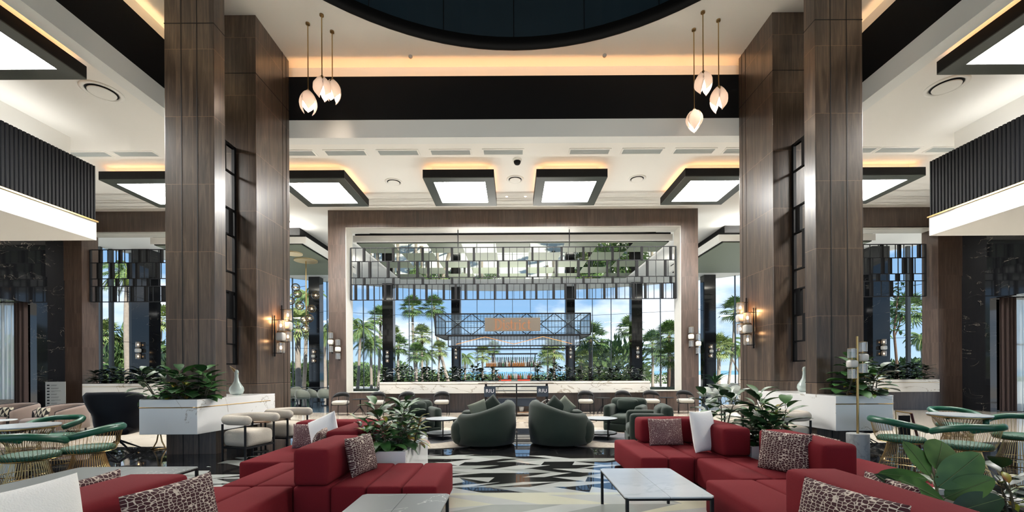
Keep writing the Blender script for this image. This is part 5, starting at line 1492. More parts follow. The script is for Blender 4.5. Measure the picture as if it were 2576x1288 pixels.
# bar planter: a row of dark figs
figs = []
xs = [905 + 0] ; PX = [975, 1003, 1030, 1058, 1084, 1110, 1136, 1163, 1190, 1216, 1243, 1352, 1378, 1402, 1428, 1452, 1478, 1503, 1528, 1554, 1580, 1606]
ords = ['first', 'second', 'third', 'fourth', 'fifth', 'sixth', 'seventh', 'eighth', 'ninth', 'tenth', 'eleventh']
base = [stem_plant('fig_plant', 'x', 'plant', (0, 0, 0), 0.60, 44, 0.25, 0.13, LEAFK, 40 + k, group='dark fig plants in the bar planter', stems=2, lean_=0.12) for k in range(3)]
r_ = random.Random(4)
for i, px in enumerate(PX):
    side = ('%s from the left end' % ords[i]) if i < 11 else ('%s from the right end' % ords[21 - i])
    lab = 'dark leafed fig in the bar planter, ' + side
    loc = (X_(px, 16.1), Yd(16.1) + r_.uniform(-0.05, 0.1), 1.14)
    if i < 3:
        o = base[i]; o.location = loc; o['label'] = lab; o.rotation_euler = (0, 0, r_.uniform(0, 6))
    else:
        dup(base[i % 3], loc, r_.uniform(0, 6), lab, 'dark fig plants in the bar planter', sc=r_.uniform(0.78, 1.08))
# shrubs in the side planters
k = 0
for sx, plist in ((-1, (248, 272, 297, 322, 347, 372, 398, 425)), (1, (2235, 2262, 2290, 2318, 2200, 2172))):
    for i, px in enumerate(plist):
        lab = 'dark bushy plant in the %s opening planter, %s from its %s end' % ('left' if sx < 0 else 'right', ords[i if sx < 0 else (3 - i if i < 4 else i)], 'outer')
        dup(base[k % 3], (X_(px, 16.1), Yd(16.1), 1.14), k * 1.3, lab, 'dark plants in the side planters', sc=(1.35, 1.35, 0.98)); k += 1
# big leafed plants on the marble counters
stem_plant('counter_plant', 'spreading dark green plant at the left end of the left counter', 'plant', (-6.18, Yd(7.66), 1.0), 0.58, 44, 0.34, 0.11, LEAFD, 71, stems=4, lean_=0.45, mats2=LEAFM)
stem_plant('counter_plant', 'broad leafed green plant in front of the left column', 'plant', (-5.72, Yd(7.7), 1.0), 0.58, 36, 0.36, 0.17, LEAFM, 72, stems=3, lean_=0.3, mats2=LEAFD)
stem_plant('counter_plant', 'broad leafed plant at the right of the left column on the counter', 'plant', (-5.50, Yd(7.68), 1.0), 0.50, 24, 0.32, 0.16, LEAFM, 79, stems=2, lean_=0.25)
stem_plant('croton_plant', 'yellow-green croton low among the left counter plants', 'plant', (-5.92, Yd(7.58), 1.0), 0.32, 26, 0.22, 0.07, LEAFC, 73, stems=2, lean_=0.3)
stem_plant('counter_plant', 'tall broad leafed fig at the left of the right counter plants', 'plant', (5.75, Yd(7.68), 1.0), 0.76, 30, 0.38, 0.20, LEAFM, 74, stems=2, lean_=0.2, mats2=LEAFD)
stem_plant('croton_plant', 'croton with yellow and red leaves on the right counter behind the lamp', 'plant', (6.14, Yd(7.6), 1.0), 0.42, 34, 0.22, 0.08, LEAFC, 75, stems=3, lean_=0.3, mats2=LEAFD)
stem_plant('counter_plant', 'dark broad leafed plant at the right end of the right counter', 'plant', (6.36, Yd(7.72), 1.0), 0.62, 36, 0.33, 0.17, LEAFD, 76, stems=3, lean_=0.35, mats2=LEAFM)
# low marble planters between the sofas
def floor_planter(label, x0, x1, d0, d1, z=0.50):
    t = thing('planter', label, 'planter', (0, 0, 0))
    a, b = Yd(d0), Yd(d1); w = 0.06
    q = MB(); q.box(x0, x1, a, a + w, 0.0065, z); q.box(x0, x1, b - w, b, 0.0065, z); q.box(x0, x0 + w, a + w, b - w, 0.0065, z); q.box(x1 - w, x1, a + w, b - w, 0.0065, z)
    q.build('marble_body', MWHITE, t, bevel=0.004)
    q = MB(); q.box(x0 + w, x1 - w, a + w, b - w, 0.1, z - 0.05); q.build('soil', SOIL, t)
floor_planter('low white marble planter behind the left red sofa, full of green leaves', -1.93, -1.36, 5.48, 6.9)
floor_planter('low white marble planter behind the middle block of the right red sofa', 3.10, 3.75, 5.7, 7.2)
floor_planter('low white marble planter at the bottom right under the rubber plant', 3.10, 3.9, 2.6, 3.7)
stem_plant('broadleaf_plant', 'tallest glossy plant in the left floor planter', 'plant', (-1.62, Yd(6.0), 0.44), 0.72, 60, 0.33, 0.115, LEAFM, 81, stems=4, lean_=0.32, mats2=LEAFD)
stem_plant('broadleaf_plant', 'glossy plant hanging over the front edge of the left floor planter', 'plant', (-1.60, Yd(5.72), 0.44), 0.46, 36, 0.27, 0.12, LEAFM, 82, stems=3, lean_=0.4, mats2=LEAFB, droop=1.2)
stem_plant('broadleaf_plant', 'glossy plant at the back of the left floor planter', 'plant', (-1.55, Yd(6.5), 0.44), 0.62, 34, 0.28, 0.12, LEAFD, 83, stems=3, lean_=0.35, mats2=LEAFM)
stem_plant('croton_plant', 'croton at the left of the left floor planter with yellow-green tips', 'plant', (-1.84, Yd(5.85), 0.44), 0.50, 36, 0.22, 0.06, LEAFC, 84, stems=3, lean_=0.4, mats2=LEAFD)
stem_plant('croton_plant', 'croton with orange tints at the right of the left floor planter', 'plant', (-1.45, Yd(6.2), 0.44), 0.46, 34, 0.22, 0.07, LEAFC, 85, stems=3, lean_=0.3)
stem_plant('broadleaf_plant', 'dark glossy plant at the left of the right floor planter', 'plant', (3.22, Yd(6.75), 0.44), 0.80, 46, 0.36, 0.15, LEAFD, 86, stems=3, lean_=0.3, mats2=LEAFM)
stem_plant('croton_plant', 'yellow-green croton in the middle of the right floor planter', 'plant', (3.42, Yd(6.2), 0.44), 0.60, 60, 0.28, 0.075, LEAFC, 87, stems=4, lean_=0.35, mats2=LEAFM)
stem_plant('broadleaf_plant', 'broad leafed plant with an arching top at the right of the right floor planter', 'plant', (3.62, Yd(6.05), 0.44), 0.80, 42, 0.34, 0.15, LEAFM, 88, stems=3, lean_=0.25, mats2=LEAFD)
stem_plant('broadleaf_plant', 'dark plant filling the front of the right floor planter', 'plant', (3.32, Yd(5.95), 0.44), 0.50, 46, 0.32, 0.13, LEAFD, 89, stems=3, lean_=0.3)
# the rubber plant close to the camera
t = thing('rubber_plant', 'large leafed rubber plant in the bottom right foreground', 'plant', (0, 0, 0))
st = MB()
root = at(2352, 1300, 3.1)
st.tube([root, at(2356, 1262, 3.12), at(2350, 1225, 3.14), at(2340, 1195, 3.16)], [0.012, 0.010, 0.008, 0.005], 8)
LV = [((2335, 1206, 3.15), (2278, 1119, 3.25), 62, 0), ((2350, 1190, 3.15), (2374, 1117, 3.28), 84, 0), ((2356, 1236, 3.12), (2466, 1152, 3.05), 78, 0), ((2374, 1262, 3.10), (2494, 1214, 2.95), 62, 0),
      ((2376, 1276, 3.05), (2279, 1212, 2.90), 62, 0), ((2322, 1290, 3.1), (2218, 1200, 3.0), 46, 1), ((2330, 1216, 3.15), (2212, 1196, 3.25), 44, 0), ((2302, 1284, 3.0), (2136, 1246, 2.85), 46, 0),
      ((2344, 1222, 3.2), (2286, 1196, 3.35), 36, 0), ((2392, 1300, 3.0), (2520, 1262, 2.9), 66, 1), ((2360, 1200, 3.2), (2462, 1178, 3.4), 40, 0), ((2340, 1300, 3.0), (2250, 1290, 2.8), 50, 1)]
for (b_, e_, w_, mi) in LV:
    f = MB()
    p = at(*b_); q_ = at(*e_); L = (q_ - p).length
    n0 = Vector((0.05, -0.75, 0.65))
    f.leaf(p, (q_ - p), n0, L * 1.03, w_ / 1100.0 * 3.1 * 0.95, 0.18, 0, nl=14, cup=0.16, mrib=1)
    f.build('leaf', [LEAFBD if mi else LEAFB, RIB], t, smooth=True)
    st.tube([at(b_[0] * 0.55 + 2352 * 0.45, b_[1] + 10, 3.12), p], 0.005, 6)
st.build('stem', plain('green_stem', (0.10, 0.13, 0.05), 0.5), t, smooth=True)
stem_plant('broadleaf_plant', 'dark leafed plant at the bottom right corner with a croton', 'plant', (3.66, Yd(3.15), 0.44), 0.36, 20, 0.26, 0.13, LEAFBD, 93, stems=2, lean_=0.3)
stem_plant('croton_plant', 'small yellow and red croton at the bottom right corner', 'plant', (3.52, Yd(3.05), 0.44), 0.33, 24, 0.16, 0.04, LEAFC, 94, stems=2, lean_=0.2)
# ------------------------------------------------------------------ bar canopy, sign, shelves and bottles
DBAR = 21.0
t = thing('bar_canopy', 'black metal and glass truss canopy hanging over the bar', 'canopy', (0, Yd(DBAR), 0))
xa, xb_ = X_(1094, DBAR), X_(1484, DBAR); zt, zb = Z_(793, DBAR), Z_(846, DBAR); dep = 3.0
q = MB(); R_ = 0.028
for y in (0.0, dep):
    for z in (zt, zb): q.box(xa, xb_, y - R_, y + R_, z - R_, z + R_)
    q.box(xa, xb_, y - 0.01, y + 0.01, zb + (zt - zb) * 0.35 - 0.012, zb + (zt - zb) * 0.35 + 0.012)
for x in (xa, xb_):
    for z in (zt, zb): q.box(x - R_, x + R_, 0, dep, z - R_, z + R_)
    for y in (0, dep): q.box(x - R_, x + R_, y - R_, y + R_, zb, zt)
q.build('frame', BLACKM, t)
q = MB(); n = 48
for i in range(1, n):
    x = xa + (xb_ - xa) * i / n; q.box(x - 0.008, x + 0.008, -0.008, 0.008, zb, zt)
for i in range(1, 16):
    y = dep * i / 16
    for x in (xa, xb_): q.box(x - 0.008, x + 0.008, y - 0.008, y + 0.008, zb, zt)
q.build('glazing_bars', BLACKM, t)
q = MB(); nodes_ = [xa + 0.42 + (xb_ - xa - 0.84) * i / 5 for i in range(6)]
for a, b in zip(nodes_[:-1], nodes_[1:]):
    q.cyl((a, -0.03, zb), (b, -0.03, zt), 0.018, n=6); q.cyl((a, -0.03, zt), (b, -0.03, zb), 0.018, n=6)
q.build('cross_braces', BLACKM, t)
q = MB(); q.add([(xa, 0.02, zb), (xb_, 0.02, zb), (xb_, 0.02, zt), (xa, 0.02, zt)], [(0, 1, 2, 3)])
q.add([(xa + .01, 0, zb), (xa + .01, dep, zb), (xa + .01, dep, zt), (xa + .01, 0, zt)], [(0, 1, 2, 3)]); q.add([(xb_ - .01, 0, zb), (xb_ - .01, dep, zb), (xb_ - .01, dep, zt), (xb_ - .01, 0, zt)], [(0, 1, 2, 3)])
q.build('glass', GLASST, t)
# lower tiers
xa2, xb2 = X_(1124, DBAR), X_(1459, DBAR); z2t, z2b = zb - 0.03, Z_(873, DBAR)
q = MB()
for y in (0.25, dep - 0.25):
    for z in (z2t, z2b): q.box(xa2, xb2, y - 0.02, y + 0.02, z - 0.02, z + 0.02)
for x in (xa2, xb2):
    for z in (z2t, z2b): q.box(x - 0.02, x + 0.02, 0.25, dep - 0.25, z - 0.02, z + 0.02)
    for y in (0.25, dep - 0.25): q.box(x - 0.02, x + 0.02, y - 0.02, y + 0.02, z2b, z2t)
for i in range(1, 42):
    x = xa2 + (xb2 - xa2) * i / 42; q.box(x - 0.008, x + 0.008, 0.24, 0.256, z2b, z2t)
q.build('lower_frame', BLACKM, t)
q = MB(); q.add([(xa2, 0.27, z2b), (xb2, 0.27, z2b), (xb2, 0.27, z2t), (xa2, 0.27, z2t)], [(0, 1, 2, 3)]); q.build('lower_glass', GLASSF, t)
q = MB(); q.box(xa + 0.05, xb_ - 0.05, 0.05, dep - 0.05, zb - 0.02, zb); q.build('ceiling_board', plain('canopy_board', (0.10, 0.10, 0.095), 0.5), t)
q = MB()
pts_ = [(xa2 + (xb2 - xa2) * u, 0.22, z2b + 0.04 + (z2t - z2b - 0.06) * v) for u, v in ((0.06, 0.1), (0.28, 0.95), (0.5, 0.1), (0.72, 0.95), (0.94, 0.1))]
q.tube(pts_, 0.016, 6); q.build('copper_rail', COPPER, t)
xa3, xb3 = X_(1142, DBAR), X_(1434, DBAR); z3b = Z_(881, DBAR)
q = MB()
for z in (z2b, z3b): q.box(xa3, xb3, 0.58, 0.62, z - 0.015, z + 0.015)
for i in range(0, 30):
    x = xa3 + (xb3 - xa3) * i / 29; q.box(x - 0.007, x + 0.007, 0.59, 0.61, z3b, z2b)
q.build('bottom_rail', BLACKM, t)
for px in (1147, 1432):
    q = MB(); q.cyl((X_(px, DBAR), 1.2, zt), (X_(px, DBAR), 1.2, 6.62), 0.015, n=6); q.build('hanging_rod', BLACKM, t)
area('canopy_fill', (0, Yd(DBAR) + 1.5, zt + 0.15), (PI, 0, 0), 6.5, 2.4, 160, (1.0, 0.96, 0.88))  # fill light added over the canopy, brightens the tray undersides
# the sign
t = thing('bar_sign', 'bronze sign with glowing copper lettering on the bar canopy', 'sign', (X_(1288, 20.8), Yd(20.8), Z_(820, 20.8)))
sw, sh = X_(1358, 20.8) - X_(1218, 20.8), 0.64
q = MB(); q.box(-sw / 2, sw / 2, 0, 0.08, -sh / 2, sh / 2); q.build('plate', BRONZE, t)
def glyphs():
    A = lambda cx_, cy_, rx, ry, a0, a1, n=14: [(cx_ + rx * math.cos(math.radians(a0 + (a1 - a0) * i / n)), cy_ + ry * math.sin(math.radians(a0 + (a1 - a0) * i / n))) for i in range(n + 1)]
    stem_ = lambda h, x=0.12: [[(x - 0.05, 0), (x - 0.05, h)], [(x + 0.05, 0), (x + 0.05, h)], [(x - 0.12, 0), (x + 0.12, 0)]]
    D_ = [[(0.12, 0), (0.12, 1.0)], [(0.22, 0), (0.22, 1.0)], [(0, 0), (0.35, 0)], [(0, 1), (0.35, 1)], A(0.35, 0.5, 0.42, 0.5, -90, 90), A(0.33, 0.5, 0.30, 0.45, -80, 80)]
    i_ = stem_(0.66) + [[(0.0, 0.64), (0.12, 0.67)], A(0.12, 0.88, 0.05, 0.05, 0, 360, 8)]
    s_ = [A(0.19, 0.50, 0.15, 0.16, 30, 200, 8) + A(0.19, 0.17, 0.16, 0.17, 70, -150, 10), [(0.32, 0.64), (0.33, 0.50)], [(0.03, 0.18), (0.03, 0.02)]]
    t_ = [[(0.10, 0.92), (0.10, 0.10)], [(0.19, 0.92), (0.19, 0.12)], [(0.0, 0.66), (0.32, 0.66)], A(0.24, 0.12, 0.12, 0.12, 180, 330, 8)]
    r_ = stem_(0.66) + [[(0.0, 0.64), (0.12, 0.67)], A(0.31, 0.47, 0.14, 0.19, 160, 40, 8)]
    c_ = [A(0.26, 0.33, 0.24, 0.34, 50, 320, 16), A(0.28, 0.33, 0.17, 0.30, 80, 290, 12)]
    return [(D_, 0.86), (i_, 0.32), (s_, 0.42), (t_, 0.40), (r_, 0.48), (i_, 0.32), (c_, 0.56), (t_, 0.36)]
G = glyphs(); tot = sum(w for _, w in G); sc_ = (sw * 0.66) / tot; hh = 0.47
x = -sw * 0.33
for strokes, adv in G:
    q = MB()
    for st_ in strokes: q.tube([(x + a * sc_, -0.02, -hh / 2 + b * hh) for a, b in st_], 0.0075, 5)
    q.build('letter', NEON, t); x += adv * sc_

# shelves
D = 22.0; y0s = Yd(D)
t = thing('bar_shelves', 'dark back bar shelving carrying rows of bottles', 'shelf', (0, y0s, 0))
for (p0, p1, zz, th, nm) in ((1228, 1350, Z_(893, D), 0.05, 'top_shelf'), (1217, 1361, Z_(926, D), 0.05, 'middle_shelf'), (1242, 1342, Z_(957, D), 0.04, 'bottom_shelf')):
    q = MB(); q.box(X_(p0, D), X_(p1, D), -0.28, 0.28, zz - th, zz); q.build(nm, BLACKM, t)
for px in (1236, 1345):
    q = MB(); q.box(X_(px, D) - 0.02, X_(px, D) + 0.02, 0.2, 0.24, 0, Z_(893, D)); q.build('post', BLACKM, t)
t = thing('bar_counter', 'dark bar counter with red front panels behind the planter', 'counter', (0, Yd(20.2), 0))
q = MB(); q.box(-2.6, 2.6, 0, 0.7, 0.004, 1.02); q.box(-2.65, 2.65, -0.08, 0.75, 1.02, 1.07); q.build('body', NAVY, t)
for a, b in ((1253, 1284), (1300, 1331)):
    q = MB(); q.box(X_(a, 20.2), X_(b, 20.2), -0.13, -0.081, 0.78, 1.12); q.build('red_panel', REDP, t)
def bottle(mat_, kind, label, loc, group):
    prof = {0: [(0.036, 0), (0.038, 0.01), (0.038, 0.18), (0.030, 0.215), (0.014, 0.24), (0.013, 0.30), (0.015, 0.30), (0.015, 0.315)],
            1: [(0.046, 0), (0.048, 0.01), (0.048, 0.13), (0.040, 0.16), (0.015, 0.18), (0.014, 0.23), (0.018, 0.23), (0.018, 0.26)],
            2: [(0.030, 0), (0.031, 0.01), (0.029, 0.24), (0.012, 0.29), (0.011, 0.34), (0.013, 0.36)]}[kind]
    t = thing('bottle', label, 'bottle', loc, 0, group)
    q = MB(); q.lathe(prof[:-2], 10); q.build('glass_body', mat_, t, smooth=True)
    q = MB(); q.lathe([(prof[-2][0], prof[-2][1] - 0.002), prof[-2], prof[-1]], 8); q.build('cap', BLACKM if kind != 1 else BRASSD, t)
    return t
protos = {}
def bottle_row(locs, plan, where, group):
    """plan gives (kind, material, words) for each place along the row"""
    for i, loc in enumerate(locs):
        kind, mat_, word = plan(i)
        key = (kind, mat_.name); label = '%s bottle, %s from the left %s' % (word, ordinal(i), where)
        if key not in protos: protos[key] = bottle(mat_, kind, label, loc, group)
        else: dup(protos[key], loc, 0, label, group)
zt_, zm_, zl_ = Z_(893, D), Z_(926, D), Z_(957, D)
row = lambda p0, p1, n, z, dy=0.0: [(X_(p0 + (p1 - p0) * (i + 0.5) / n, D), y0s + dy, z) for i in range(n)]
A_, C_, K_, G_, R_b, T_, TK, TG_ = (1, AMBER, 'squat amber'), (0, CLEARB, 'pale'), (0, DARKB, 'dark'), (1, GREENB, 'green'), (1, REDB, 'red'), (2, CLEARB, 'tall slim pale'), (2, DARKB, 'tall slim dark'), (2, GREENB, 'tall slim green')
bottle_row(row(1221, 1358, 27, zm_, -0.18), lambda i: [A_, A_, A_, A_, A_, C_, K_, K_, G_, K_, C_, A_, K_, A_][i % 14], 'in front on the middle bar shelf', 'bottles in the front row of the middle bar shelf')
t = thing('bar_riser', 'pale raised step at the back of the middle bar shelf', 'riser', (0, y0s + 0.04, zm_))
q = MB(); q.box(X_(1231, D), X_(1347, D), 0.0, 0.22, 0, 0.20); q.build('step', WHITE, t)
bottle_row([(p[0], p[1], zm_ + 0.20) for p in row(1232, 1346, 24, zm_, 0.15)], lambda i: [T_, TK, T_, TG_][i % 4], 'in the raised back row of the bar', 'bottles in the raised back row of the bar')
bottle_row(row(1245, 1340, 19, zl_, -0.16), lambda i: [C_, R_b, A_, G_, C_][i % 5], 'in front on the bottom bar shelf', 'bottles in front on the bottom bar shelf')
bottle_row(row(1247, 1338, 16, zl_, 0.08), lambda i: [T_, A_, TG_, C_][i % 4], 'at the back of the bottom bar shelf', 'bottles at the back of the bottom bar shelf')

# ------------------------------------------------------------------ dining tables and shell chairs
def shell(mat_, label, loc, rz, group):
    t = thing('shell_chair', label, 'chair', loc, rz, group)
    q = MB(); vs_ = []; n = 14; rows = 6
    for j in range(rows + 1):
        v = j / rows; z = 0.46 + 0.36 * v
        for i in range(n + 1):
            u = i / n * 2 - 1; a = PI / 2 + u * math.radians(95 - 20 * v)
            r = 0.24 + 0.05 * math.sin(PI * v)
            vs_.append((r * math.cos(a), r * math.sin(a), z - (0.12 * abs(u) ** 2) * v))
    q.add(vs_, [(j * (n + 1) + i, j * (n + 1) + i + 1, (j + 1) * (n + 1) + i + 1, (j + 1) * (n + 1) + i) for j in range(rows) for i in range(n)])
    q.build('backrest', mat_, t, smooth=True, solid=0.03)
    q = MB(); q.lathe([(0.20, 0.42), (0.25, 0.44), (0.25, 0.48), (0.001, 0.50)], 20); q.build('seat', mat_, t, smooth=True)
    for sx in (-1, 1):
        for sy in (-1, 1):
            q = MB(); q.tube([(sx * 0.12, sy * 0.12, 0.42), (sx * 0.22, sy * 0.22, 0)], 0.010, 5); q.build('leg', mat_ if mat_ is SHELLL else BLACKM, t)
    return t
def round_dining(label, x, D, r=0.6):
    t = thing('dining_table', label, 'table', (x, Yd(D), 0.004), 0, 'dark round dining tables')
    q = MB(); q.lathe([(r - 0.01, 0.72), (r, 0.73), (r, 0.745)], 32); q.build('table_top', TABLEK, t)
    q = MB(); q.cyl((0, 0, 0.02), (0, 0, 0.72), 0.06, n=12); q.build('pillar', BLACKM, t)
    q = MB(); q.lathe([(0.28, 0), (0.28, 0.02)], 24); q.build('foot', BLACKM, t)
for px, D, lb in ((752, 19.0, 'front dark round table in the left dining room'), (735, 22.5, 'rear dark round table at the far left of the dining room'), (800, 22.0, 'rear dark round table left of the central frame post'), (822, 19.6, 'dark round table just behind the left frame post'),
                  (1838, 21.0, 'large dark round table in the right dining room'), (1768, 19.6, 'dark round table just behind the right frame post'), (1880, 24.0, 'dark round table half behind the right column')):
    round_dining(lb, X_(px, D), D, 0.75 if px == 1838 else 0.6)
sg = None; sl = None
for px, D, rz, lb in ((760, 17.7, PI, 'grey-green shell chair in the left dining room, nearest and largest, back to the camera'), (790, 18.6, PI - 0.7, 'grey-green shell chair in the left dining room, turned right behind the nearest'),
                      (733, 18.4, PI + 0.6, 'grey-green shell chair at the left edge of the left dining room'), (815, 18.2, PI + 0.2, 'grey-green shell chair beside the left frame post'),
                      (742, 20.6, 0.3, 'grey-green shell chair on the far side of the front left dining table')):
    o = (X_(px, D), Yd(D), 0.004)
    if sg is None: sg = shell(SHELLG, lb, o, rz, 'grey-green shell chairs'); sg.rotation_euler = (0, 0, rz)
    else: dup(sg, o, rz, lb, 'grey-green shell chairs')
for px, D, rz, lb in ((1768, 18.0, PI, 'pale shell chair beside the right frame post'), (1800, 19.0, PI + 0.5, 'pale shell chair in the right dining room, second from the frame post'), (1815, 18.2, PI + 0.8, 'pale shell chair nearest in the right dining room, turned left'),
                      (1842, 19.4, PI, 'pale shell chair in front of the large right dining table'), (1860, 18.6, PI - 0.3, 'pale shell chair at the edge of the right column'), (1848, 22.9, 0.2, 'pale shell chair behind the large right dining table')):
    o = (X_(px, D), Yd(D), 0.004)
    if sl is None: sl = shell(SHELLL, lb, o, rz, 'pale shell chairs')
    else: dup(sl, o, rz, lb, 'pale shell chairs')
# low dark sofas seen through the bottom corners of the central opening
for i, (px, lb) in enumerate(((905, 'left'), (930, 'left end of the planter'), (1650, 'right end of the planter'), (1690, 'right'))):
    t = thing('lounge_chair', 'low dark green lounge chair beyond the sill, at the ' + lb, 'armchair', (X_(px, 20.5), Yd(20.5), 0.004), PI)
    q = MB(); q.arcwall(0.26, 0.40, 0, PI, 0.1, 0.74, n=18); q.build('backrest', GREENV, t, smooth=True)
    q = MB(); q.rbox((0, 0, 0.28), (0.3, 0.3, 0.14), 0.08, 0.01, n=2); q.build('seat', GREENV, t, smooth=True)
    q = MB(); q.lathe([(0.2, 0), (0.2, 0.14)], 16); q.build('plinth', BLACKM, t)
# potted palm at right
t = thing('potted_palm', 'small palm in a pale pot before the right marble pier', 'plant', (X_(1797, 22.5), Yd(22.5), 0.004))
q = MB(); q.lathe([(0.22, 0), (0.30, 0.10), (0.33, 0.78), (0.30, 0.78), (0.28, 0.70)], 24); q.build('pot', plain('pale_pot', (0.5, 0.5, 0.46), 0.6), t, smooth=True, auto=30)
q = MB(); r_ = random.Random(2)
for i in range(16):
    a = i * 2.4; q.leaf((0, 0, 0.78), (math.cos(a), math.sin(a), 1.5 + r_.random()), (0, 0, 1), r_.uniform(0.7, 1.15), 0.13, 1.0, nl=7)
q.build('leaves', LEAFM, t, smooth=True)

# ------------------------------------------------------------------ curtains in the side bays
def curtain(name, label, x0, x1, y, z0, z1, mat_, amp=0.05, wl_=0.14, solid=0.0):
    q = MB(); n = max(12, int((x1 - x0) / wl_ * 8)); vs_ = []
    for i in range(n + 1):
        x = x0 + (x1 - x0) * i / n; yy = amp * math.sin(2 * PI * (x - x0) / wl_) + 0.3 * amp * math.sin(2 * PI * (x - x0) / wl_ / 2.7)
        vs_ += [(x, yy, z0), (x, yy * 0.8, z1)]
    q.add(vs_, [(2 * i, 2 * i + 2, 2 * i + 3, 2 * i + 1) for i in range(n)])
    o = q.build(name, mat_, loc=(0, y, 0), smooth=True, solid=solid); return tag(o, label, 'curtain')
yc = Yd(15.2)
curtain('sheer_curtain', 'white sheer curtain at the left edge window', -17.95, -17.38, yc, 0.62, 3.97, SHEER)
curtain('brown_curtain', 'dark brown curtain gathered beside the left edge window', -17.36, -16.92, yc, 0.02, 3.97, BROWNC)
curtain('sheer_curtain', 'white sheer curtain glowing at the right edge', 17.50, 20.0, yc, 0.02, 3.97, SHEER, 0.05, 0.2)
curtain('brown_curtain', 'dark brown curtain beside the sheer one at the right edge', 16.92, 17.48, yc, 0.02, 3.97, BROWNC)
for sx, a, b, z0 in ((-1, -20.2, -17.35, 0.62), (1, 17.35, 20.2, 0.05)):
    q = MB()
    for z in (z0 + 0.03, 2.35, 3.97): q.box(a, b, Yd(15.5) - 0.03, Yd(15.5) + 0.03, z - 0.03, z + 0.03)
    for x in (a + 0.03, -18.1 if sx < 0 else 18.4, b - 0.03): q.box(x - 0.03, x + 0.03, Yd(15.5) - 0.03, Yd(15.5) + 0.03, z0, 4.0)
    o = struct(q.build('window_2' if sx < 0 else 'window_3', BLACKM))
    q = MB(); q.add([(a, Yd(15.5), z0), (b, Yd(15.5), z0), (b, Yd(15.5), 4.0), (a, Yd(15.5), 4.0)], [(0, 1, 2, 3)]); q.build('window_pane', GLASS, o)
# ------------------------------------------------------------------ palms and bushes beyond the glass
GZ = -0.30
def fan_crown(r_, n=34, R=1.0, mat_=None):
    f = MB()
    for i in range(n):
        a = i * 2.4 + r_.uniform(-0.2, 0.2); el = math.radians(80 - 125 * (i / n) + r_.uniform(-8, 8))
        d = Vector((math.cos(a) * math.cos(el), math.sin(a) * math.cos(el), math.sin(el)))
        P = r_.uniform(0.55, 0.8) * R; c = d * P + Vector((0, 0, -0.05 * R))
        f.tube([(0, 0, 0), d * P * 0.55, c], 0.015, 4, 1)
        side = d.cross(Vector((0, 0, 1)));
        if side.length < 0.1: side = Vector((1, 0, 0))
        side.normalize(); nrm = side.cross(d).normalized()
        for k in range(13):
            b = math.radians(-88 + 176 * k / 12)
            dr = (d * math.cos(b) + side * math.sin(b)).normalized()
            L = R * r_.uniform(0.75, 0.95) * (0.65 + 0.35 * math.cos(b * 0.8))
            w = side * math.cos(b) - d * math.sin(b)
            m_ = c + dr * L * 0.55 + nrm * 0.02; tip = c + dr * L + Vector((0, 0, -0.22 * L))
            f.add([c, m_ - w * 0.05 * R, tip, m_ + w * 0.05 * R], [(0, 1, 2, 3)])
    return f
def feather_crown(r_, n=20, L=2.6):
    f = MB()
    for i in range(n):
        a = i * 2.4 + r_.uniform(-0.25, 0.25); el = math.radians(72 - 85 * (i / n) + r_.uniform(-6, 6)); LL = L * r_.uniform(0.85, 1.1)
        d = Vector((math.cos(a) * math.cos(el), math.sin(a) * math.cos(el), math.sin(el))); p = Vector((0, 0, 0)); P = [p.copy()]
        for s_ in range(9):
            d = (d + Vector((0, 0, -0.17 - 0.02 * s_))).normalized(); p = p + d * LL / 9; P.append(p.copy())
        f.tube(P, [0.03] * 6 + [0.018] * 3 + [0.006], 4, 1)
        for j in range(4, 27):
            u = j / 27 * 9; k = min(8, int(u)); q = P[k].lerp(P[k + 1], u - k); dd = (P[k + 1] - P[k]).normalized()
            side = dd.cross(Vector((0, 0, 1))).normalized(); ll = LL * 0.24 * math.sin(PI * (0.12 + 0.86 * j / 27)) ** 0.6
            for s_ in (-1, 1):
                v = (side * s_ + dd * 0.55 + Vector((0, 0, -0.55))).normalized()
                f.add([q, q + v * ll * 0.5 + dd * 0.045, q + v * ll + Vector((0, 0, -0.08)), q + v * ll * 0.5 - dd * 0.045], [(0, 1, 2, 3)])
    return f
crowns = [fan_crown(random.Random(1), 36, 1.25), fan_crown(random.Random(2), 30, 1.1), feather_crown(random.Random(3), 22, 2.7), feather_crown(random.Random(4), 18, 2.3)]
crown_me = []
for i, c in enumerate(crowns):
    o = c.build('crown', [FROND if i != 1 else FRONDY, SHAFT]); crown_me.append(o.data); bpy.data.objects.remove(o)
CS = 0.72
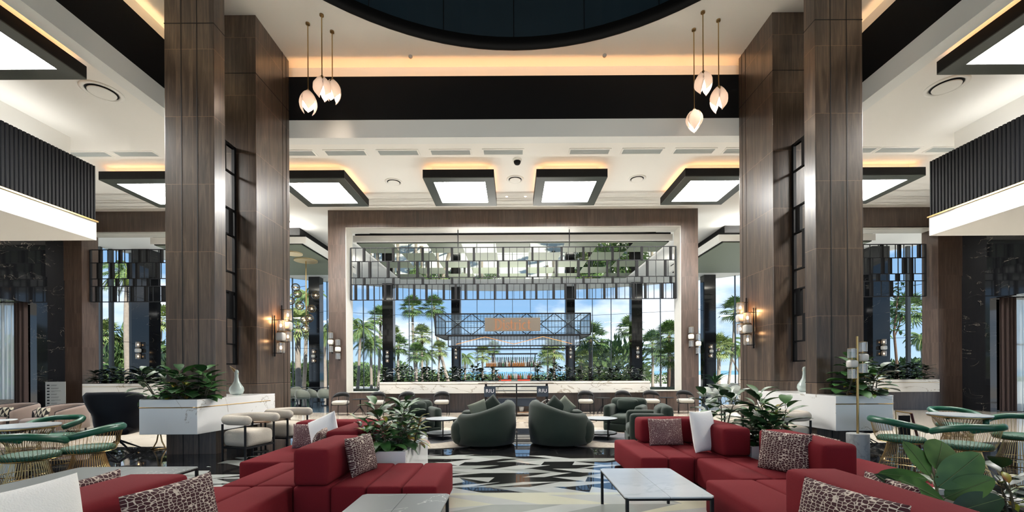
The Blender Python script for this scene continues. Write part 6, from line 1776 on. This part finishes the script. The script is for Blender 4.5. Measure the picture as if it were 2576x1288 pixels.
def palm(px, py, D, kind, label, lean_=0.0, sc=1.0, thick=0.13, shag=False):
    z = Z_(py, D); H = z - GZ
    t = thing('palm_tree', label, 'palm tree', (X_(px, D) - lean_ * 0, Yd(D), GZ), 0.0, 'palms beyond the glass')
    r_ = random.Random(px)
    P = [(-lean_ * (1 - (i / 8)) ** 1.6, 0.04 * math.sin(i), H * i / 8) for i in range(9)]
    q = MB(); q.tube(P, [thick * (1.25 if i == 0 else 1.0 - 0.03 * i) for i in range(9)], 10); q.build('trunk', TRUNKD if shag else TRUNK, t, smooth=True)
    if kind >= 2:
        q = MB(); q.tube([(0, 0, H - 0.7), (0, 0, H - 0.3), (0, 0, H + 0.1)], [thick * 0.9, thick * 1.1, thick * 0.5], 8); q.build('crown_shaft', SHAFT, t, smooth=True)
    else:
        q = MB()
        for i in range(26):
            a = i * 2.4; z0_ = H - 0.15 - 0.5 * (i / 26)
            q.leaf((0.05 * math.cos(a), 0.05 * math.sin(a), z0_), (math.cos(a) * 0.6, math.sin(a) * 0.6, -0.9), (0, 0, 1), 0.45, 0.10, 0.8, nl=4)
        q.build('dead_fronds', TRUNKD, t)
    o = bpy.data.objects.new('crown', crown_me[kind]); COL.objects.link(o); o.parent = t; o.location = (0, 0, H); o.rotation_euler = (0, 0, r_.uniform(0, 6)); o.scale = (sc * CS, sc * CS, sc * CS)
PL = [(320, 690, 28, 2, 'thick grey trunked palm behind the left opening', 0, 1.0, 0.22), (402, 800, 34, 1, 'short palm at the right of the left opening', 0, 1.2, 0.14),
      (262, 835, 32, 1, 'small palm at the left of the left opening', 0, 1.1, 0.12),
      (748, 820, 34, 1, 'pale trunked fan palm left of the bubble chandelier', 0, 1.5, 0.24), (772, 745, 38, 3, 'tall palm behind the bubble chandelier', 0.4, 1.1, 0.17), (816, 835, 38, 2, 'feather palm just left of the central frame', 0, 0.9, 0.15),
      (905, 830, 36, 2, 'coconut palm at the left edge of the central glass', 0.3, 1.05, 0.13), (932, 868, 38, 2, 'feather palm second from the left in the central glass', 0, 0.95, 0.13), (956, 800, 44, 0, 'fan palm left of the first central pier', 0.3, 1.1, 0.15),
      (985, 845, 42, 1, 'fan palm just behind the first central pier', 0, 1.1, 0.14), (1000, 872, 40, 0, 'fan palm right of the first central pier', 0, 1.0, 0.13), (1036, 776, 44, 0, 'tall fan palm, left one of the tallest pair', -0.4, 1.15, 0.15), (1091, 776, 44, 0, 'tall fan palm, right one of the tallest pair', -1.6, 1.15, 0.17),
      (1060, 845, 42, 1, 'pale fan palm between the tallest pair', 0, 1.15, 0.13), (1046, 892, 40, 0, 'short fan palm below the tallest pair', 0, 0.95, 0.12), (1104, 882, 42, 1, 'fan palm right of the tallest pair', 0.2, 1.0, 0.12), (1072, 898, 46, 2, 'low feather palm behind the tallest pair', 0, 0.8, 0.12),
      (1168, 905, 50, 2, 'low palm left of the bar shelves', 0, 0.8, 0.12), (1212, 895, 46, 1, 'fan palm just left of the bar shelves', 0, 1.1, 0.12), (1240, 880, 60, 0, 'distant fan palm above the bar shelves', 0, 1.0, 0.14), (1376, 905, 50, 0, 'low fan palm right of the bar shelves', 0, 1.2, 0.13),
      (1392, 885, 44, 1, 'broad pale fan palm right of the bar shelves', 0, 1.5, 0.15), (1484, 858, 36, 0, 'shaggy brown trunked fan palm right of the canopy', 0, 1.4, 0.20), (1460, 915, 40, 1, 'low broad fan palm beneath the canopy corner', 0, 1.5, 0.15),
      (1583, 832, 46, 0, 'fan palm just left of the right central pier', 0, 1.3, 0.14), (1640, 872, 42, 0, 'fan palm at the right end of the planter', 0, 1.3, 0.14), (1660, 905, 50, 2, 'low feather palm at the right end of the planter', 0, 0.8, 0.12), (1682, 852, 34, 0, 'shaggy trunked palm at the right edge of the central glass', 0, 1.15, 0.18),
      (1690, 905, 30, 0, 'short dark palm at the right edge of the central glass', 0, 1.0, 0.15),
      (1806, 880, 40, 1, 'fan palm behind the potted palm at right', 0, 1.4, 0.18), (1830, 870, 46, 3, 'leaning coconut palm before the sea at right', -2.2, 1.15, 0.10), (1846, 788, 40, 0, 'tall palm crown at the top of the right opening', 0.6, 1.2, 0.12), (1858, 885, 40, 3, 'palm half behind the right column', 0, 0.9, 0.12),
      (2283, 790, 34, 0, 'fan palm in the right side opening', 0, 1.3, 0.12), (2190, 850, 34, 3, 'feather palm at the left of the right side opening', 0, 1.0, 0.14), (2318, 860, 30, 3, 'yellowish feather palm at the right of the right side opening', 0, 0.8, 0.10)]
for P in PL:
    palm(P[0], P[1], P[2], P[3], P[4], P[5], P[6], P[7], shag='shaggy' in P[4])
# bushes
def bush_mesh(seed, n=620, R=1.5, flat=0.75):
    r_ = random.Random(seed); f = MB()
    blobs = [(r_.uniform(-0.6, 0.6) * R, r_.uniform(-0.5, 0.5) * R, r_.uniform(0.35, 1.0) * R * flat, r_.uniform(0.45, 0.7) * R) for _ in range(7)]
    for i in range(n):
        b = r_.choice(blobs); v = Vector((r_.gauss(0, 1), r_.gauss(0, 1), r_.gauss(0, 1))).normalized()
        p = Vector(b[:3]) + v * b[3] * r_.uniform(0.75, 1.0)
        d = (v + Vector((r_.uniform(-.6, .6), r_.uniform(-.6, .6), r_.uniform(-.3, .8)))).normalized()
        s_ = d.orthogonal().normalized(); L = 0.24 * R
        f.add([p, p + d * L * 0.5 + s_ * L * 0.22, p + d * L, p + d * L * 0.5 - s_ * L * 0.22], [(0, 1, 2, 3)])
    o = f.build('bush', BUSH); me = o.data; bpy.data.objects.remove(o); return me
bm_ = [bush_mesh(k) for k in (1, 2, 3)]
r_ = random.Random(12)
def bush(px, D, sc, zoff, label, group=None, szx=1.0):
    o = bpy.data.objects.new('bush', bm_[r_.randrange(3)]); COL.objects.link(o)
    o.location = (X_(px, D), Yd(D), GZ + zoff); o.scale = (sc * szx, sc, sc); o.rotation_euler = (0, 0, r_.uniform(0, 6.28))
    tag(o, label, 'bush', group)
for i, px in enumerate(range(872, 1236, 24)):
    bush(px + r_.uniform(-8, 8), r_.uniform(52, 60), r_.uniform(1.2, 1.7) if px < 1010 else (r_.uniform(0.9, 1.2) if px < 1130 else 0.75), 0.0, 'green bush behind the left half of the central glass, %s from the left' % ordinal(i), 'bushes behind the left half of the central glass')
for i, px in enumerate(range(1350, 1720, 30)):
    bush(px + r_.uniform(-8, 8), r_.uniform(54, 61), r_.uniform(0.6, 0.95), 0.0, 'low bush behind the right half of the central glass, %s from the left' % ordinal(i), 'bushes behind the right half of the central glass')
for i, px in enumerate((725, 745, 765, 790, 815, 838)):
    bush(px, r_.uniform(44, 50), r_.uniform(1.2, 1.7), 0.0, 'green bush behind the left dining room glass, %s from the left' % ordinal(i), 'bushes behind the left dining room')
for i, (px, D, sc) in enumerate(((215, 34, 2.3), (262, 32, 2.4), (290, 34, 3.1), (318, 36, 2.6), (350, 36, 2.2), (385, 34, 2.0), (412, 34, 2.4), (440, 34, 2.0))):
    bush(px, D, sc * 0.85, 0.2, 'tall bush outside the left wall opening, %s from the left' % ordinal(i), 'bushes outside the left opening')
for i, (px, D, sc) in enumerate(((2232, 30, 1.5), (2255, 32, 1.6), (2280, 31, 1.4), (2310, 30, 1.8), (2335, 30, 1.6))):
    bush(px, D, sc * 0.8, 0.0, 'yellow-green bush outside the right wall opening, %s from the left' % ordinal(i), 'bushes outside the right opening')
bush(1528, 42, 2.5, 0.35, 'large round leafy tree crown right of the canopy', None, 1.0)
bush(1556, 44, 2.1, 0.5, 'second round leafy crown behind the right central pier', None, 1.0)
for i, (px, D, sc) in enumerate(((-60, 24, 2.0), (-10, 24, 2.0), (30, 25, 1.8))):
    bush(px, D, sc, 0.0, 'bush outside the left edge window, %s from the left' % ordinal(i), 'bushes outside the left edge window')
# leafy tree in the right opening
t = thing('leafy_tree', 'slim dark leafy tree in the right wall opening', 'tree', (X_(2254, 26), Yd(26), GZ))
q = MB(); q.tube([(0.1, 0, 0), (0.0, 0, 2.2), (-0.15, 0, 4.0), (0.1, 0, 6.2)], [0.09, 0.07, 0.06, 0.03], 8); q.tube([(-0.15, 0, 3.6), (0.35, 0, 5.0)], 0.03, 6); q.build('trunk', TRUNKD, t, smooth=True)
q = MB(); r2 = random.Random(8)
for i in range(150):
    p = Vector((r2.gauss(0.05, 0.32), r2.gauss(0, 0.3), r2.uniform(3.9, 7.0))); d = Vector((r2.uniform(-1, 1), r2.uniform(-1, 1), r2.uniform(-0.5, 0.6)))
    q.leaf(p, d, (0, 0, 1), 0.34, 0.17, 0.5, nl=3)
q.build('leaves', LEAFD, t, smooth=True)
# low terrace wall by the sea at right
q = MB(); q.box(X_(1560, 63), X_(2100, 63), 0, 0.3, 0, 1.1); o = q.build('terrace_wall', plain('terrace_wall', (0.6, 0.58, 0.54), 0.8), loc=(0, Yd(65), GZ)); tag(o, 'low pale terrace wall before the sea at right', 'wall')
